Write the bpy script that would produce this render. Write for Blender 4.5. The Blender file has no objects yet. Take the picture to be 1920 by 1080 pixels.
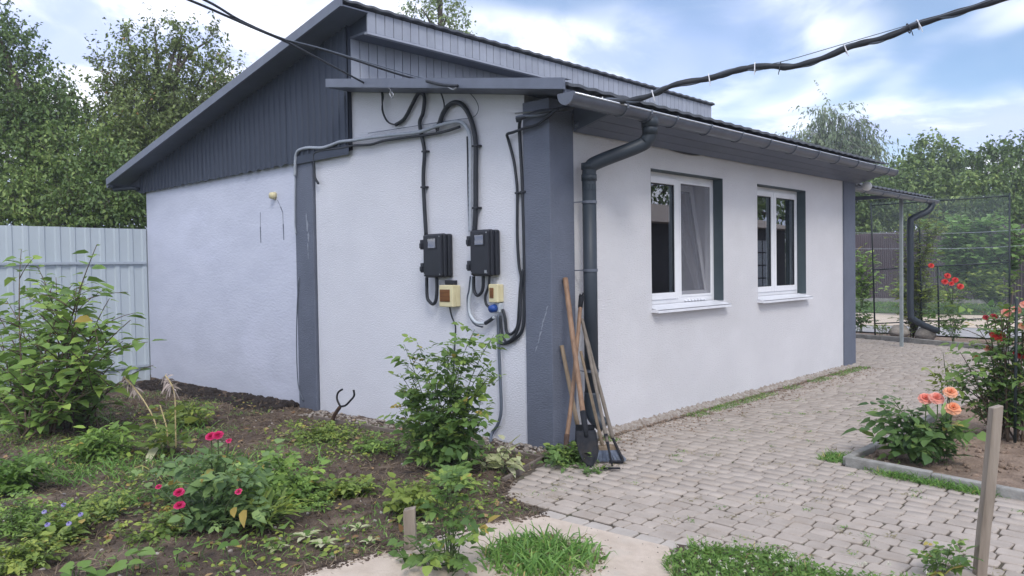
import bpy, math, random
import numpy as np
from mathutils import Vector, Matrix
random.seed(7)
RNG = np.random.default_rng(7)
sc = bpy.context.scene
col = sc.collection

# ------------------------------------------------------------------ camera
cam_data = bpy.data.cameras.new('camera')
cam = bpy.data.objects.new('camera', cam_data)
col.objects.link(cam)
cam_data.sensor_width = 36.0
cam_data.lens = 1459.62 * 36.0 / 1920.0
cam_data.clip_start = 0.05
cam_data.clip_end = 1500.0
cam.matrix_world = Matrix(((0.72335, -0.00671, 0.69044, 3.9428),
                           (0.69031, 0.02931, -0.72292, -4.5668),
                           (-0.01538, 0.99955, 0.02584, 1.3999),
                           (0, 0, 0, 1)))
sc.camera = cam

# ------------------------------------------------------------------ sky and sun
SUN_DIR = Vector((0.70, -0.52, 0.95)).normalized()
world = bpy.data.worlds.new('World')
sc.world = world
world.use_nodes = True
wn, wl = world.node_tree.nodes, world.node_tree.links
wn.clear()
def wnode(t, **kw):
    n = wn.new(t)
    for k, v in kw.items():
        setattr(n, k, v)
    return n
sky = wnode('ShaderNodeTexSky', sky_type='NISHITA', sun_disc=False)
sky.sun_elevation = math.asin(SUN_DIR.z)
sky.sun_rotation = math.atan2(SUN_DIR.x, SUN_DIR.y)
sky.air_density = 1.0
sky.dust_density = 0.6; sky.ozone_density = 4.0
tc = wnode('ShaderNodeTexCoord')
sep = wnode('ShaderNodeSeparateXYZ')
wl.new(tc.outputs['Generated'], sep.inputs[0])
addz = wnode('ShaderNodeMath', operation='ADD'); addz.inputs[1].default_value = 0.22
mx = wnode('ShaderNodeMath', operation='MAXIMUM'); mx.inputs[1].default_value = 0.0
wl.new(sep.outputs['Z'], mx.inputs[0]); wl.new(mx.outputs[0], addz.inputs[0])
dx = wnode('ShaderNodeMath', operation='DIVIDE'); dy = wnode('ShaderNodeMath', operation='DIVIDE')
wl.new(sep.outputs['X'], dx.inputs[0]); wl.new(addz.outputs[0], dx.inputs[1])
wl.new(sep.outputs['Y'], dy.inputs[0]); wl.new(addz.outputs[0], dy.inputs[1])
comb = wnode('ShaderNodeCombineXYZ')
wl.new(dx.outputs[0], comb.inputs[0]); wl.new(dy.outputs[0], comb.inputs[1])
def wnoise(scale, detail, rough, off):
    mp = wnode('ShaderNodeMapping'); mp.inputs['Location'].default_value = off
    n = wnode('ShaderNodeTexNoise'); n.inputs['Scale'].default_value = scale
    n.inputs['Detail'].default_value = detail; n.inputs['Roughness'].default_value = rough
    n.inputs['Distortion'].default_value = 0.4
    wl.new(comb.outputs[0], mp.inputs[0]); wl.new(mp.outputs[0], n.inputs['Vector'])
    return n
def wramp(src, p0, p1):
    r = wnode('ShaderNodeValToRGB'); r.color_ramp.interpolation = 'EASE'
    r.color_ramp.elements[0].position = p0; r.color_ramp.elements[1].position = p1
    wl.new(src, r.inputs[0]); return r
cover = wramp(wnoise(1.15, 3.5, 0.5, (14.28, 4.22, 7.48)).outputs['Fac'], 0.31, 0.52)
cover.color_ramp.elements[0].color = (0.04, 0.04, 0.04, 1)
thick = wramp(wnoise(2.3, 6, 0.6, (11.47, 5.7, 0.57)).outputs['Fac'], 0.40, 0.62)
cmix = wnode('ShaderNodeMixRGB')                     # grey undersides / bright tops of the clouds
cmix.inputs[1].default_value = (4.6, 5.4, 8.0, 1)
cmix.inputs[2].default_value = (9.8, 10.0, 10.6, 1)
wl.new(thick.outputs[0], cmix.inputs[0])
smix = wnode('ShaderNodeMixRGB')
wl.new(cover.outputs[0], smix.inputs[0]); wl.new(sky.outputs[0], smix.inputs[1]); wl.new(cmix.outputs[0], smix.inputs[2])
bg = wnode('ShaderNodeBackground'); bg.inputs['Strength'].default_value = 0.1
wl.new(smix.outputs[0], bg.inputs['Color'])
wo = wnode('ShaderNodeOutputWorld'); wl.new(bg.outputs[0], wo.inputs['Surface'])
sun_data = bpy.data.lights.new('sun', 'SUN')
sun_data.energy = 1.2; sun_data.angle = math.radians(18); sun_data.color = (1.0, 0.96, 0.9)
sun = bpy.data.objects.new('sun', sun_data); col.objects.link(sun)
sun.rotation_euler = (-SUN_DIR).to_track_quat('-Z', 'Y').to_euler()
vs = sc.view_settings
vs.view_transform = 'Standard'; vs.look = 'None'; vs.exposure = 0.76; vs.gamma = 1.0; vs.use_curve_mapping = False
sc.cycles.max_bounces = 6; sc.cycles.transparent_max_bounces = 12

# ------------------------------------------------------------------ materials
MATS = {}
def mat(name, c1, c2=None, scale=8.0, rough=0.75, bump=0.0, bscale=120.0, metal=0.0, spec=0.4,
        stretch=(1, 1, 1), bstretch=(1, 1, 1), detail=5.0, rand=0.0, c3=None, dist=0.01):
    m = bpy.data.materials.new(name); m.use_nodes = True
    nt = m.node_tree; N, L = nt.nodes, nt.links
    b = N['Principled BSDF']
    b.inputs['Roughness'].default_value = rough
    b.inputs['Metallic'].default_value = metal
    b.inputs['Specular IOR Level'].default_value = spec
    geo = N.new('ShaderNodeNewGeometry')
    def noise(sca, st, det):
        mp = N.new('ShaderNodeMapping'); mp.inputs['Scale'].default_value = st
        L.new(geo.outputs['Position'], mp.inputs[0])
        n = N.new('ShaderNodeTexNoise'); n.inputs['Scale'].default_value = sca; n.inputs['Detail'].default_value = det
        n.inputs['Roughness'].default_value = 0.6
        L.new(mp.outputs[0], n.inputs['Vector']); return n
    src = None
    if c2 is None: c2 = tuple(v * 0.86 for v in c1)
    n = noise(scale, stretch, detail)
    r = N.new('ShaderNodeValToRGB')
    r.color_ramp.elements[0].position = 0.33; r.color_ramp.elements[1].position = 0.67
    r.color_ramp.elements[0].color = (*c2, 1); r.color_ramp.elements[1].color = (*c1, 1)
    L.new(n.outputs['Fac'], r.inputs[0]); src = r.outputs[0]
    if c3 is not None:                                  # blotches of a third colour
        n3 = noise(scale * 0.37, stretch, 6)
        r3 = N.new('ShaderNodeValToRGB'); r3.color_ramp.elements[0].position = 0.55; r3.color_ramp.elements[1].position = 0.70
        L.new(n3.outputs['Fac'], r3.inputs[0])
        mx3 = N.new('ShaderNodeMixRGB'); mx3.inputs[2].default_value = (*c3, 1)
        L.new(r3.outputs[0], mx3.inputs[0]); L.new(src, mx3.inputs[1]); src = mx3.outputs[0]
    if rand > 0:                                        # each piece its own shade
        oi = N.new('ShaderNodeObjectInfo'); at = N.new('ShaderNodeAttribute'); at.attribute_name = 'rnd'
        ad = N.new('ShaderNodeMath'); ad.operation = 'ADD'
        L.new(oi.outputs['Random'], ad.inputs[0]); L.new(at.outputs['Fac'], ad.inputs[1])
        fr = N.new('ShaderNodeMath'); fr.operation = 'FRACT'; L.new(ad.outputs[0], fr.inputs[0])
        mr = N.new('ShaderNodeMapRange'); mr.inputs['To Min'].default_value = 1 - rand; mr.inputs['To Max'].default_value = 1 + rand
        L.new(fr.outputs[0], mr.inputs['Value'])
        ml = N.new('ShaderNodeVectorMath'); ml.operation = 'SCALE'
        L.new(src, ml.inputs[0]); L.new(mr.outputs[0], ml.inputs['Scale']); src = ml.outputs[0]
    L.new(src, b.inputs['Base Color'])
    if bump > 0:
        nb = noise(bscale, bstretch, 3)
        bp = N.new('ShaderNodeBump'); bp.inputs['Strength'].default_value = bump; bp.inputs['Distance'].default_value = dist
        L.new(nb.outputs['Fac'], bp.inputs['Height']); L.new(bp.outputs[0], b.inputs['Normal'])
    MATS[name] = m
    return m
def leafmat(name, dark, mid, light, trans=0.25, rough=0.5, odd=None):
    m = bpy.data.materials.new(name); m.use_nodes = True
    N, L = m.node_tree.nodes, m.node_tree.links
    b = N['Principled BSDF']; out = N['Material Output']
    b.inputs['Roughness'].default_value = rough; b.inputs['Specular IOR Level'].default_value = 0.35
    at = N.new('ShaderNodeAttribute'); at.attribute_name = 'rnd'
    r = N.new('ShaderNodeValToRGB'); e = r.color_ramp.elements
    e[0].position = 0; e[0].color = (*dark, 1); e[1].position = 1; e[1].color = (*light, 1)
    x = e.new(0.5); x.color = (*mid, 1)
    if odd: 
        e[-1].position = 0.955; y = e.new(0.975); y.color = (*odd, 1)
    L.new(at.outputs['Fac'], r.inputs[0]); L.new(r.outputs[0], b.inputs['Base Color'])
    t = N.new('ShaderNodeBsdfTranslucent'); L.new(r.outputs[0], t.inputs['Color'])
    mixs = N.new('ShaderNodeMixShader'); mixs.inputs[0].default_value = trans
    L.new(b.outputs[0], mixs.inputs[1]); L.new(t.outputs[0], mixs.inputs[2]); L.new(mixs.outputs[0], out.inputs['Surface'])
    MATS[name] = m
    return m

mat('stucco', (0.695, 0.70, 0.75), (0.655, 0.66, 0.71), 3, 0.9, 0.6, 125, bstretch=(0.35, 0.35, 1.0), stretch=(0.6, 0.6, 0.9), c3=(0.635, 0.64, 0.695), dist=0.02)
mat('stucco_front', (0.70, 0.69, 0.705), (0.645, 0.635, 0.65), 2.5, 0.9, 0.6, 125, bstretch=(0.35, 0.35, 1.0), stretch=(0.6, 0.6, 0.9), c3=(0.635, 0.625, 0.635), dist=0.02)
mat('render_blue', (0.57, 0.59, 0.685), (0.51, 0.53, 0.625), 2.2, 0.92, 0.25, 40, bstretch=(0.4, 0.4, 1), stretch=(0.7, 1, 1.8), c3=(0.60, 0.62, 0.73), dist=0.015)
mat('grey_pillar', (0.135, 0.152, 0.198), (0.116, 0.131, 0.172), 4, 0.8, 0.5, 110, bstretch=(0.35, 0.35, 1), dist=0.015)
mat('grey_cladding', (0.040, 0.052, 0.080), (0.032, 0.042, 0.066), 2, 0.62, 0.05, 30, stretch=(1, 1, 0.2))
mat('fascia_metal_skylit', (0.34, 0.365, 0.43), (0.29, 0.31, 0.37), 5, 0.42, 0.03, 30, rand=0.06)  # cladding grey made paler, the sky's gloss on it put into the colour
mat('trim_metal', (0.145, 0.165, 0.215), (0.12, 0.137, 0.18), 6, 0.4)
mat('roof_metal', (0.10, 0.108, 0.125), (0.075, 0.082, 0.098), 12, 0.55, 0.2, 90, c3=(0.12, 0.12, 0.11))
mat('soffit_metal', (0.108, 0.124, 0.170), (0.09, 0.104, 0.144), 4, 0.5, rand=0.08)
mat('gutter_metal', (0.105, 0.12, 0.155), (0.08, 0.092, 0.12), 9, 0.3, spec=0.6)
mat('downpipe_plastic', (0.032, 0.042, 0.055), (0.027, 0.036, 0.047), 6, 0.5, spec=0.4)
mat('white_plastic', (0.80, 0.80, 0.82), (0.74, 0.74, 0.76), 6, 0.35)
mat('sill_white', (0.80, 0.81, 0.85), (0.72, 0.73, 0.77), 8, 0.4)
mat('jamb_dark', (0.062, 0.085, 0.095), (0.05, 0.07, 0.08), 5, 0.6)
mat('plinth_rubble', (0.46, 0.42, 0.38), (0.24, 0.19, 0.15), 26, 0.95, 0.8, 60, dist=0.03)
mat('black_plastic', (0.018, 0.020, 0.028), (0.013, 0.015, 0.021), 9, 0.42)
mat('black_cable', (0.022, 0.026, 0.034), (0.016, 0.019, 0.025), 20, 0.5)
mat('grey_conduit', (0.36, 0.39, 0.44), (0.28, 0.31, 0.36), 14, 0.45)
mat('pale_conduit', (0.50, 0.54, 0.58), (0.42, 0.46, 0.50), 14, 0.4)
mat('grey_cable', (0.12, 0.14, 0.18), (0.09, 0.11, 0.14), 14, 0.5)
mat('cream_plastic', (0.68, 0.61, 0.38), (0.60, 0.53, 0.32), 9, 0.45)
mat('amber_window', (0.20, 0.085, 0.035), (0.11, 0.045, 0.02), 14, 0.15, stretch=(0.3, 0.3, 3))
mat('meter_window', (0.42, 0.44, 0.45), (0.25, 0.27, 0.28), 40, 0.15)
mat('blue_plug', (0.02, 0.07, 0.30), None, 8, 0.4)
mat('steel', (0.40, 0.41, 0.43), (0.28, 0.29, 0.31), 20, 0.35, metal=0.8)
mat('scuff', (0.30, 0.32, 0.37), (0.22, 0.24, 0.29), 60, 0.9)
mat('gutter_rim_glint', (0.62, 0.64, 0.68), (0.5, 0.52, 0.56), 9, 0.18, metal=0.5)  # bead paler than the gutter: sky reflection along the edge put into colour
mat('lamp_white', (0.82, 0.82, 0.80), None, 9, 0.3)
mat('tie_white', (0.75, 0.75, 0.78), None, 8, 0.5)
mat('handle_wood', (0.27, 0.165, 0.10), (0.16, 0.092, 0.055), 30, 0.6, 0.2, 120, stretch=(1, 1, 0.12), bstretch=(1, 1, 0.1))
mat('handle_pale', (0.30, 0.225, 0.15), (0.19, 0.14, 0.09), 30, 0.7, 0.2, 120, stretch=(1, 1, 0.12), bstretch=(1, 1, 0.1))
mat('handle_grey', (0.20, 0.17, 0.14), (0.12, 0.10, 0.08), 30, 0.75, 0.25, 120, stretch=(1, 1, 0.12), bstretch=(1, 1, 0.1))
mat('tool_steel', (0.020, 0.022, 0.027), (0.012, 0.013, 0.017), 14, 0.68, 0.3, 60, metal=0.0, spec=0.18, c3=(0.045, 0.038, 0.032))
mat('rusty_steel', (0.10, 0.055, 0.035), (0.045, 0.028, 0.022), 25, 0.75, 0.4, 90)
mat('bristle', (0.16, 0.19, 0.25), (0.10, 0.12, 0.16), 60, 0.6)
mat('stake_wood', (0.33, 0.275, 0.225), (0.185, 0.148, 0.115), 18, 0.85, 0.5, 60, stretch=(1, 1, 0.08), bstretch=(1, 1, 0.06))
mat('soil', (0.145, 0.105, 0.078), (0.062, 0.043, 0.033), 5, 0.97, 0.9, 55, c3=(0.22, 0.165, 0.12), dist=0.03)
mat('soil_dark', (0.045, 0.034, 0.029), (0.024, 0.018, 0.016), 7, 0.97, 0.9, 60, dist=0.03)
mat('soil_dry', (0.34, 0.25, 0.185), (0.20, 0.14, 0.10), 6, 0.97, 0.8, 55, c3=(0.14, 0.10, 0.07), dist=0.03)
mat('joint_sand', (0.135, 0.11, 0.085), (0.08, 0.064, 0.048), 9, 0.97, 0.7, 90, c3=(0.085, 0.105, 0.045), dist=0.02)
mat('paver_stone', (0.42, 0.365, 0.315), (0.35, 0.30, 0.255), 7, 0.9, 0.35, 170, rand=0.09, c3=(0.36, 0.30, 0.245), dist=0.006)
mat('paver_pale', (0.47, 0.425, 0.38), (0.40, 0.355, 0.31), 9, 0.9, 0.35, 170, rand=0.1, dist=0.006)
mat('concrete_path', (0.60, 0.505, 0.415), (0.485, 0.40, 0.32), 9, 0.93, 0.6, 150, c3=(0.50, 0.44, 0.37), dist=0.01)
mat('kerb_concrete', (0.36, 0.35, 0.325), (0.23, 0.22, 0.20), 9, 0.93, 0.5, 90, c3=(0.20, 0.20, 0.17), dist=0.012)
mat('edging_wood', (0.20, 0.165, 0.14), (0.12, 0.095, 0.08), 12, 0.9, 0.4, 70)
mat('ground_far', (0.075, 0.085, 0.035), (0.05, 0.06, 0.025), 1.5, 0.97, 0.6, 20)
mat('lawn', (0.075, 0.115, 0.035), (0.045, 0.08, 0.025), 3, 0.95, 0.7, 40)
mat('yard_path', (0.60, 0.50, 0.39), (0.50, 0.41, 0.32), 1.5, 0.95, 0.3, 40)
mat('yard_pave', (0.40, 0.39, 0.38), (0.30, 0.29, 0.28), 3, 0.93, 0.4, 40)
mat('fence_metal', (0.46, 0.515, 0.555), (0.41, 0.465, 0.505), 1.5, 0.5, stretch=(1, 1, 0.3))
mat('fence_rail', (0.40, 0.45, 0.51), None, 5, 0.5)
mat('brown_fence', (0.15, 0.118, 0.125), (0.13, 0.10, 0.107), 2, 0.55)
mat('frame_black', (0.02, 0.03, 0.032), None, 5, 0.5)
mat('galv_post', (0.30, 0.335, 0.34), (0.24, 0.27, 0.275), 8, 0.5)
mat('bark', (0.12, 0.095, 0.075), (0.06, 0.047, 0.038), 14, 0.95, 0.7, 40, stretch=(1, 1, 0.25))
mat('bark_birch', (0.55, 0.53, 0.50), (0.10, 0.09, 0.08), 6, 0.9, 0.3, 30, stretch=(0.4, 0.4, 2))
mat('stem_green', (0.085, 0.13, 0.045), (0.06, 0.085, 0.03), 30, 0.6)
mat('stem_brown', (0.13, 0.09, 0.06), (0.08, 0.055, 0.035), 30, 0.7)
mat('stem_dry', (0.46, 0.38, 0.20), (0.34, 0.26, 0.12), 30, 0.7)
mat('dry_flower', (0.42, 0.35, 0.31), (0.30, 0.24, 0.21), 40, 0.85, rand=0.2)
mat('stone', (0.40, 0.36, 0.32), (0.28, 0.25, 0.22), 20, 0.9, 0.4, 60, rand=0.25)
mat('shed_wall', (0.07, 0.065, 0.07), (0.05, 0.047, 0.05), 3, 0.8)
mat('shed_roof', (0.50, 0.42, 0.36), (0.40, 0.33, 0.28), 5, 0.85)
mat('room_wall', (0.30, 0.28, 0.27), None, 3, 0.9)
mat('curtain', (0.45, 0.43, 0.42), (0.38, 0.36, 0.35), 3, 0.9)

leafmat('leaf_rose', (0.078, 0.146, 0.043), (0.143, 0.240, 0.062), (0.301, 0.398, 0.086), trans=0.32, odd=(0.420, 0.317, 0.080))
leafmat('leaf_rose_blue', (0.078, 0.137, 0.052), (0.150, 0.244, 0.086), (0.284, 0.398, 0.131), trans=0.32, odd=(0.420, 0.317, 0.080))
leafmat('leaf_rose_dark', (0.060, 0.116, 0.040), (0.107, 0.194, 0.055), (0.218, 0.318, 0.077), trans=0.32, odd=(0.397, 0.329, 0.084))
leafmat('leaf_shrub', (0.122, 0.203, 0.051), (0.197, 0.323, 0.070), (0.379, 0.514, 0.109), trans=0.32, odd=(0.420, 0.317, 0.080))
leafmat('leaf_tree', (0.087, 0.144, 0.047), (0.160, 0.242, 0.069), (0.334, 0.427, 0.123), odd=(0.533, 0.457, 0.141))
leafmat('leaf_tree_pale', (0.168, 0.242, 0.098), (0.267, 0.355, 0.136), (0.452, 0.543, 0.199))
leafmat('leaf_tree_red', (0.116, 0.145, 0.052), (0.186, 0.244, 0.078), (0.330, 0.418, 0.127), odd=(0.574, 0.316, 0.146))
leafmat('leaf_birch', (0.139, 0.196, 0.106), (0.204, 0.265, 0.144), (0.293, 0.359, 0.203))
leafmat('leaf_vine', (0.13, 0.24, 0.06), (0.20, 0.34, 0.09), (0.30, 0.45, 0.14), trans=0.35)
leafmat('leaf_yellow', (0.15, 0.21, 0.04), (0.24, 0.31, 0.06), (0.36, 0.42, 0.10), trans=0.35)
leafmat('leaf_bean', (0.096, 0.184, 0.036), (0.152, 0.264, 0.054), (0.224, 0.344, 0.090), trans=0.35)
leafmat('leaf_bed', (0.106, 0.179, 0.043), (0.214, 0.298, 0.065), (0.396, 0.453, 0.087), trans=0.32, odd=(0.420, 0.317, 0.080))
leafmat('leaf_cream', (0.38, 0.42, 0.19), (0.52, 0.54, 0.30), (0.64, 0.63, 0.42), trans=0.3)
leafmat('leaf_dry', (0.22, 0.12, 0.05), (0.33, 0.20, 0.09), (0.45, 0.32, 0.16), trans=0.2)
leafmat('grass_blade', (0.088, 0.193, 0.042), (0.149, 0.294, 0.063), (0.263, 0.420, 0.105), trans=0.3, odd=(0.525, 0.437, 0.168))
leafmat('grass_dry', (0.16, 0.15, 0.06), (0.26, 0.23, 0.11), (0.38, 0.34, 0.19), trans=0.3)
leafmat('straw', (0.13, 0.095, 0.06), (0.22, 0.165, 0.105), (0.36, 0.28, 0.19), trans=0.1)
leafmat('petal_pink', (0.42, 0.008, 0.07), (0.56, 0.015, 0.11), (0.68, 0.06, 0.20), trans=0.3)
leafmat('petal_red', (0.48, 0.012, 0.022), (0.70, 0.035, 0.035), (0.80, 0.12, 0.08), trans=0.3)
leafmat('petal_dark_red', (0.22, 0.008, 0.018), (0.36, 0.015, 0.03), (0.45, 0.04, 0.05), trans=0.25)
leafmat('petal_coral', (0.80, 0.185, 0.13), (0.84, 0.32, 0.24), (0.88, 0.50, 0.40), trans=0.3)
leafmat('petal_peach', (0.82, 0.26, 0.12), (0.86, 0.39, 0.21), (0.88, 0.56, 0.38), trans=0.3)
leafmat('petal_violet', (0.20, 0.17, 0.42), (0.30, 0.26, 0.54), (0.42, 0.38, 0.64), trans=0.3)
leafmat('petal_white', (0.50, 0.48, 0.36), (0.62, 0.60, 0.48), (0.74, 0.72, 0.62), trans=0.3)

def glassmat(name, tint, ior=1.5, rough=0.0, base=0.04):
    m = bpy.data.materials.new(name); m.use_nodes = True
    N, L = m.node_tree.nodes, m.node_tree.links
    N.remove(N['Principled BSDF']); out = N['Material Output']
    tr = N.new('ShaderNodeBsdfTransparent'); tr.inputs[0].default_value = (*tint, 1)
    gl = N.new('ShaderNodeBsdfGlossy'); gl.inputs['Roughness'].default_value = rough; gl.inputs['Color'].default_value = (0.95, 0.97, 1, 1)
    fr = N.new('ShaderNodeFresnel'); fr.inputs[0].default_value = ior
    sc2 = N.new('ShaderNodeMath'); sc2.operation = 'MULTIPLY_ADD'; sc2.inputs[1].default_value = 1.5; sc2.inputs[2].default_value = base
    L.new(fr.outputs[0], sc2.inputs[0])
    mixs = N.new('ShaderNodeMixShader'); L.new(sc2.outputs[0], mixs.inputs[0])
    L.new(tr.outputs[0], mixs.inputs[1]); L.new(gl.outputs[0], mixs.inputs[2]); L.new(mixs.outputs[0], out.inputs['Surface'])
    MATS[name] = m
glassmat('glass', (0.80, 0.86, 0.86), 1.6, 0.0, 0.10)
def netmat(name, colr, dens, cell):
    """woven net: the threads are opaque, the holes between them clear"""
    m = bpy.data.materials.new(name); m.use_nodes = True
    N, L = m.node_tree.nodes, m.node_tree.links
    b = N['Principled BSDF']; out = N['Material Output']
    b.inputs['Base Color'].default_value = (*colr, 1); b.inputs['Roughness'].default_value = 0.7
    tr = N.new('ShaderNodeBsdfTransparent')
    mixs = N.new('ShaderNodeMixShader'); mixs.inputs[0].default_value = dens
    L.new(tr.outputs[0], mixs.inputs[1]); L.new(b.outputs[0], mixs.inputs[2]); L.new(mixs.outputs[0], out.inputs['Surface'])
    MATS[name] = m
netmat('fly_screen', (0.22, 0.22, 0.25), 0.32, 0.002)
netmat('garden_net', (0.40, 0.50, 0.50), 0.05, 0.02)
netmat('garden_net_dense', (0.30, 0.42, 0.42), 0.22, 0.02)

# ------------------------------------------------------------------ mesh helpers
ORG = {}
def _finish(o, parent, at):
    col.objects.link(o)
    if parent is not None:
        o.parent = parent; ORG[o.name] = ORG[parent.name]
    else:
        o.location = at; ORG[o.name] = Vector(at)
def tag(o, label=None, category=None, group=None, kind=None):
    if label: o['label'] = label
    if category: o['category'] = category
    if group: o['group'] = group
    if kind: o['kind'] = kind
    return o
def thing(name, at, label, category, group=None):
    o = bpy.data.objects.new(name, None); o.empty_display_size = 0.1
    _finish(o, None, at); return tag(o, label, category, group)
class MB:
    """collects faces in world coordinates; build() links them as one mesh object"""
    def __init__(self): self.v = []; self.f = []
    def add(self, vs_, fs):
        k = len(self.v); self.v.extend(tuple(p) for p in vs_); self.f.extend(tuple(i + k for i in f) for f in fs); return self
    def box(self, a, b):
        (x0, y0, z0), (x1, y1, z1) = a, b
        return self.add([(x0,y0,z0),(x1,y0,z0),(x1,y1,z0),(x0,y1,z0),(x0,y0,z1),(x1,y0,z1),(x1,y1,z1),(x0,y1,z1)],
                        [(0,3,2,1),(4,5,6,7),(0,1,5,4),(1,2,6,5),(2,3,7,6),(3,0,4,7)])
    def prism(self, pts, ext):
        """polygon pts extruded by the vector ext"""
        n = len(pts); e = Vector(ext)
        P = [Vector(p) for p in pts]; Q = [p + e for p in P]
        return self.add(P + Q, [tuple(range(n))[::-1], tuple(range(n, 2 * n))] + [(i, (i+1) % n, n + (i+1) % n, n + i) for i in range(n)])
    def bar(self, a, b, w, h, up=(0, 0, 1)):
        a, b = Vector(a), Vector(b); d = (b - a).normalized(); s = d.cross(Vector(up))
        if s.length < 1e-4: s = d.cross(Vector((1, 0, 0)))
        s.normalize(); u = s.cross(d)
        c = [(-s*w/2 - u*h/2), (s*w/2 - u*h/2), (s*w/2 + u*h/2), (-s*w/2 + u*h/2)]
        return self.add([a + k for k in c] + [b + k for k in c], [(0,1,2,3)[::-1],(4,5,6,7),(0,1,5,4),(1,2,6,5),(2,3,7,6),(3,0,4,7)])
    def tube(self, pts, r, n=8, cap=True):
        P = [Vector(p) for p in pts]; m = len(P)
        rs = r if isinstance(r, (list, tuple)) else [r] * m
        k = len(self.v); prev = None
        for i in range(m):
            d = (P[min(i+1, m-1)] - P[max(i-1, 0)])
            d = d.normalized() if d.length > 1e-9 else Vector((0, 0, 1))
            if prev is None:
                s = d.cross(Vector((0, 0, 1)))
                if s.length < 0.05: s = d.cross(Vector((1, 0, 0)))
            else:
                s = prev - d * prev.dot(d)
                if s.length < 1e-6: s = d.cross(Vector((1, 0, 0)))
            s.normalize(); prev = s; u = d.cross(s)
            for j in range(n):
                a = 2 * math.pi * j / n
                self.v.append(tuple(P[i] + (s * math.cos(a) + u * math.sin(a)) * rs[i]))
        for i in range(m - 1):
            for j in range(n):
                a, b = k + i*n + j, k + i*n + (j+1) % n
                self.f.append((a, b, b + n, a + n))
        if cap:
            self.f.append(tuple(k + j for j in range(n))[::-1]); self.f.append(tuple(k + (m-1)*n + j for j in range(n)))
        return self
    def build(self, name, m, parent=None, at=(0, 0, 0), smooth=False, bev=0.0, seg=2):
        o0 = ORG[parent.name] if parent is not None else Vector(at)
        me = bpy.data.meshes.new(name)
        V = np.array(self.v, dtype=float) - np.array(o0)
        me.from_pydata(V.tolist(), [], self.f); me.update()
        if smooth: me.polygons.foreach_set('use_smooth', [True] * len(me.polygons))
        me.materials.append(MATS[m] if isinstance(m, str) else m)
        o = bpy.data.objects.new(name, me); _finish(o, parent, at)
        if bev > 0:
            b = o.modifiers.new('bevel', 'BEVEL'); b.width = bev; b.segments = seg; b.limit_method = 'ANGLE'
        return o
def smooth_path(pts, n=6):
    """Catmull-Rom through the points"""
    P = [Vector(p) for p in pts]; out = []
    for i in range(len(P) - 1):
        p0 = P[max(i-1, 0)]; p1 = P[i]; p2 = P[i+1]; p3 = P[min(i+2, len(P)-1)]
        for k in range(n):
            t = k / n
            out.append(0.5 * ((2*p1) + (p2-p0)*t + (2*p0-5*p1+4*p2-p3)*t*t + (3*p1-p0-3*p2+p3)*t**3))
    out.append(P[-1]); return out
def np_mesh(name, V, faces, m, parent=None, at=(0, 0, 0), rnd=None, smooth=False):
    """V (n,3) world; faces: list of (k,3) or (k,4) int arrays; rnd per-vertex shade value"""
    o0 = np.array(ORG[parent.name] if parent is not None else at, dtype=float)
    me = bpy.data.meshes.new(name)
    V = np.asarray(V, dtype=float) - o0
    me.vertices.add(len(V)); me.vertices.foreach_set('co', V.astype(np.float32).ravel())
    li = np.concatenate([f.ravel() for f in faces]).astype(np.int32)
    ls = np.concatenate([np.full(len(f), f.shape[1], np.int32) for f in faces])
    st = np.concatenate([[0], np.cumsum(ls)[:-1]]).astype(np.int32)
    me.loops.add(len(li)); me.loops.foreach_set('vertex_index', li)
    me.polygons.add(len(ls)); me.polygons.foreach_set('loop_start', st); me.polygons.foreach_set('loop_total', ls)
    if smooth: me.polygons.foreach_set('use_smooth', np.ones(len(ls), dtype=bool))
    me.update(calc_edges=True); me.validate()
    if rnd is not None:
        a = me.attributes.new('rnd', 'FLOAT', 'POINT'); a.data.foreach_set('value', np.asarray(rnd, dtype=np.float32))
    me.materials.append(MATS[m] if isinstance(m, str) else m)
    o = bpy.data.objects.new(name, me); _finish(o, parent, at); return o
def vnoise(x, y, seed=0):
    xi = np.floor(x).astype(np.int64); yi = np.floor(y).astype(np.int64); fx = x - xi; fy = y - yi
    fx = fx*fx*(3-2*fx); fy = fy*fy*(3-2*fy)
    def h(a, b):
        n = (a * 374761393 + b * 668265263 + seed * 1442695041) & 0x7fffffff
        n = ((n ^ (n >> 13)) * 1274126177) & 0x7fffffff
        return ((n ^ (n >> 16)) & 0xffff) / 65535.0
    return (h(xi, yi)*(1-fx) + h(xi+1, yi)*fx)*(1-fy) + (h(xi, yi+1)*(1-fx) + h(xi+1, yi+1)*fx)*fy
def fbm(x, y, seed=0, oct=4):
    s = 0; a = 0.5
    for i in range(oct):
        s = s + a * (vnoise(x * 2**i, y * 2**i, seed + i) - 0.5); a *= 0.5
    return s

# ================================================================== setting: ground sheets
def gz(x, y):
    """height of the garden soil (falls gently towards the left fence)"""
    return 0.0235 * np.minimum(x, 0.0) - 0.01
def sheet(name, pts, z, m):
    mb = MB(); mb.add([(p[0], p[1], z) for p in pts], [tuple(range(len(pts)))])
    return tag(mb.build(name, m), kind='structure')
sheet('ground', [(-400, -400), (400, -400), (400, 400), (-400, 400)], -0.30, 'ground_far')

# ================================================================== the house
zU = lambda x: 3.953 + 0.19 * (x + 2.33)
zL = lambda x: 3.25 - 0.1745 * (x + 2.59)
house = thing('house', (0, 0, 0), 'single-storey white rendered house with grey corner pillars and stepped grey metal roof', 'house')
XL, XC, WY = -7.80, -2.59, 6.28
WIN = [(1.39, 2.697), (3.462, 4.724)]
ZB, ZT = 1.005, 2.277
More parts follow.
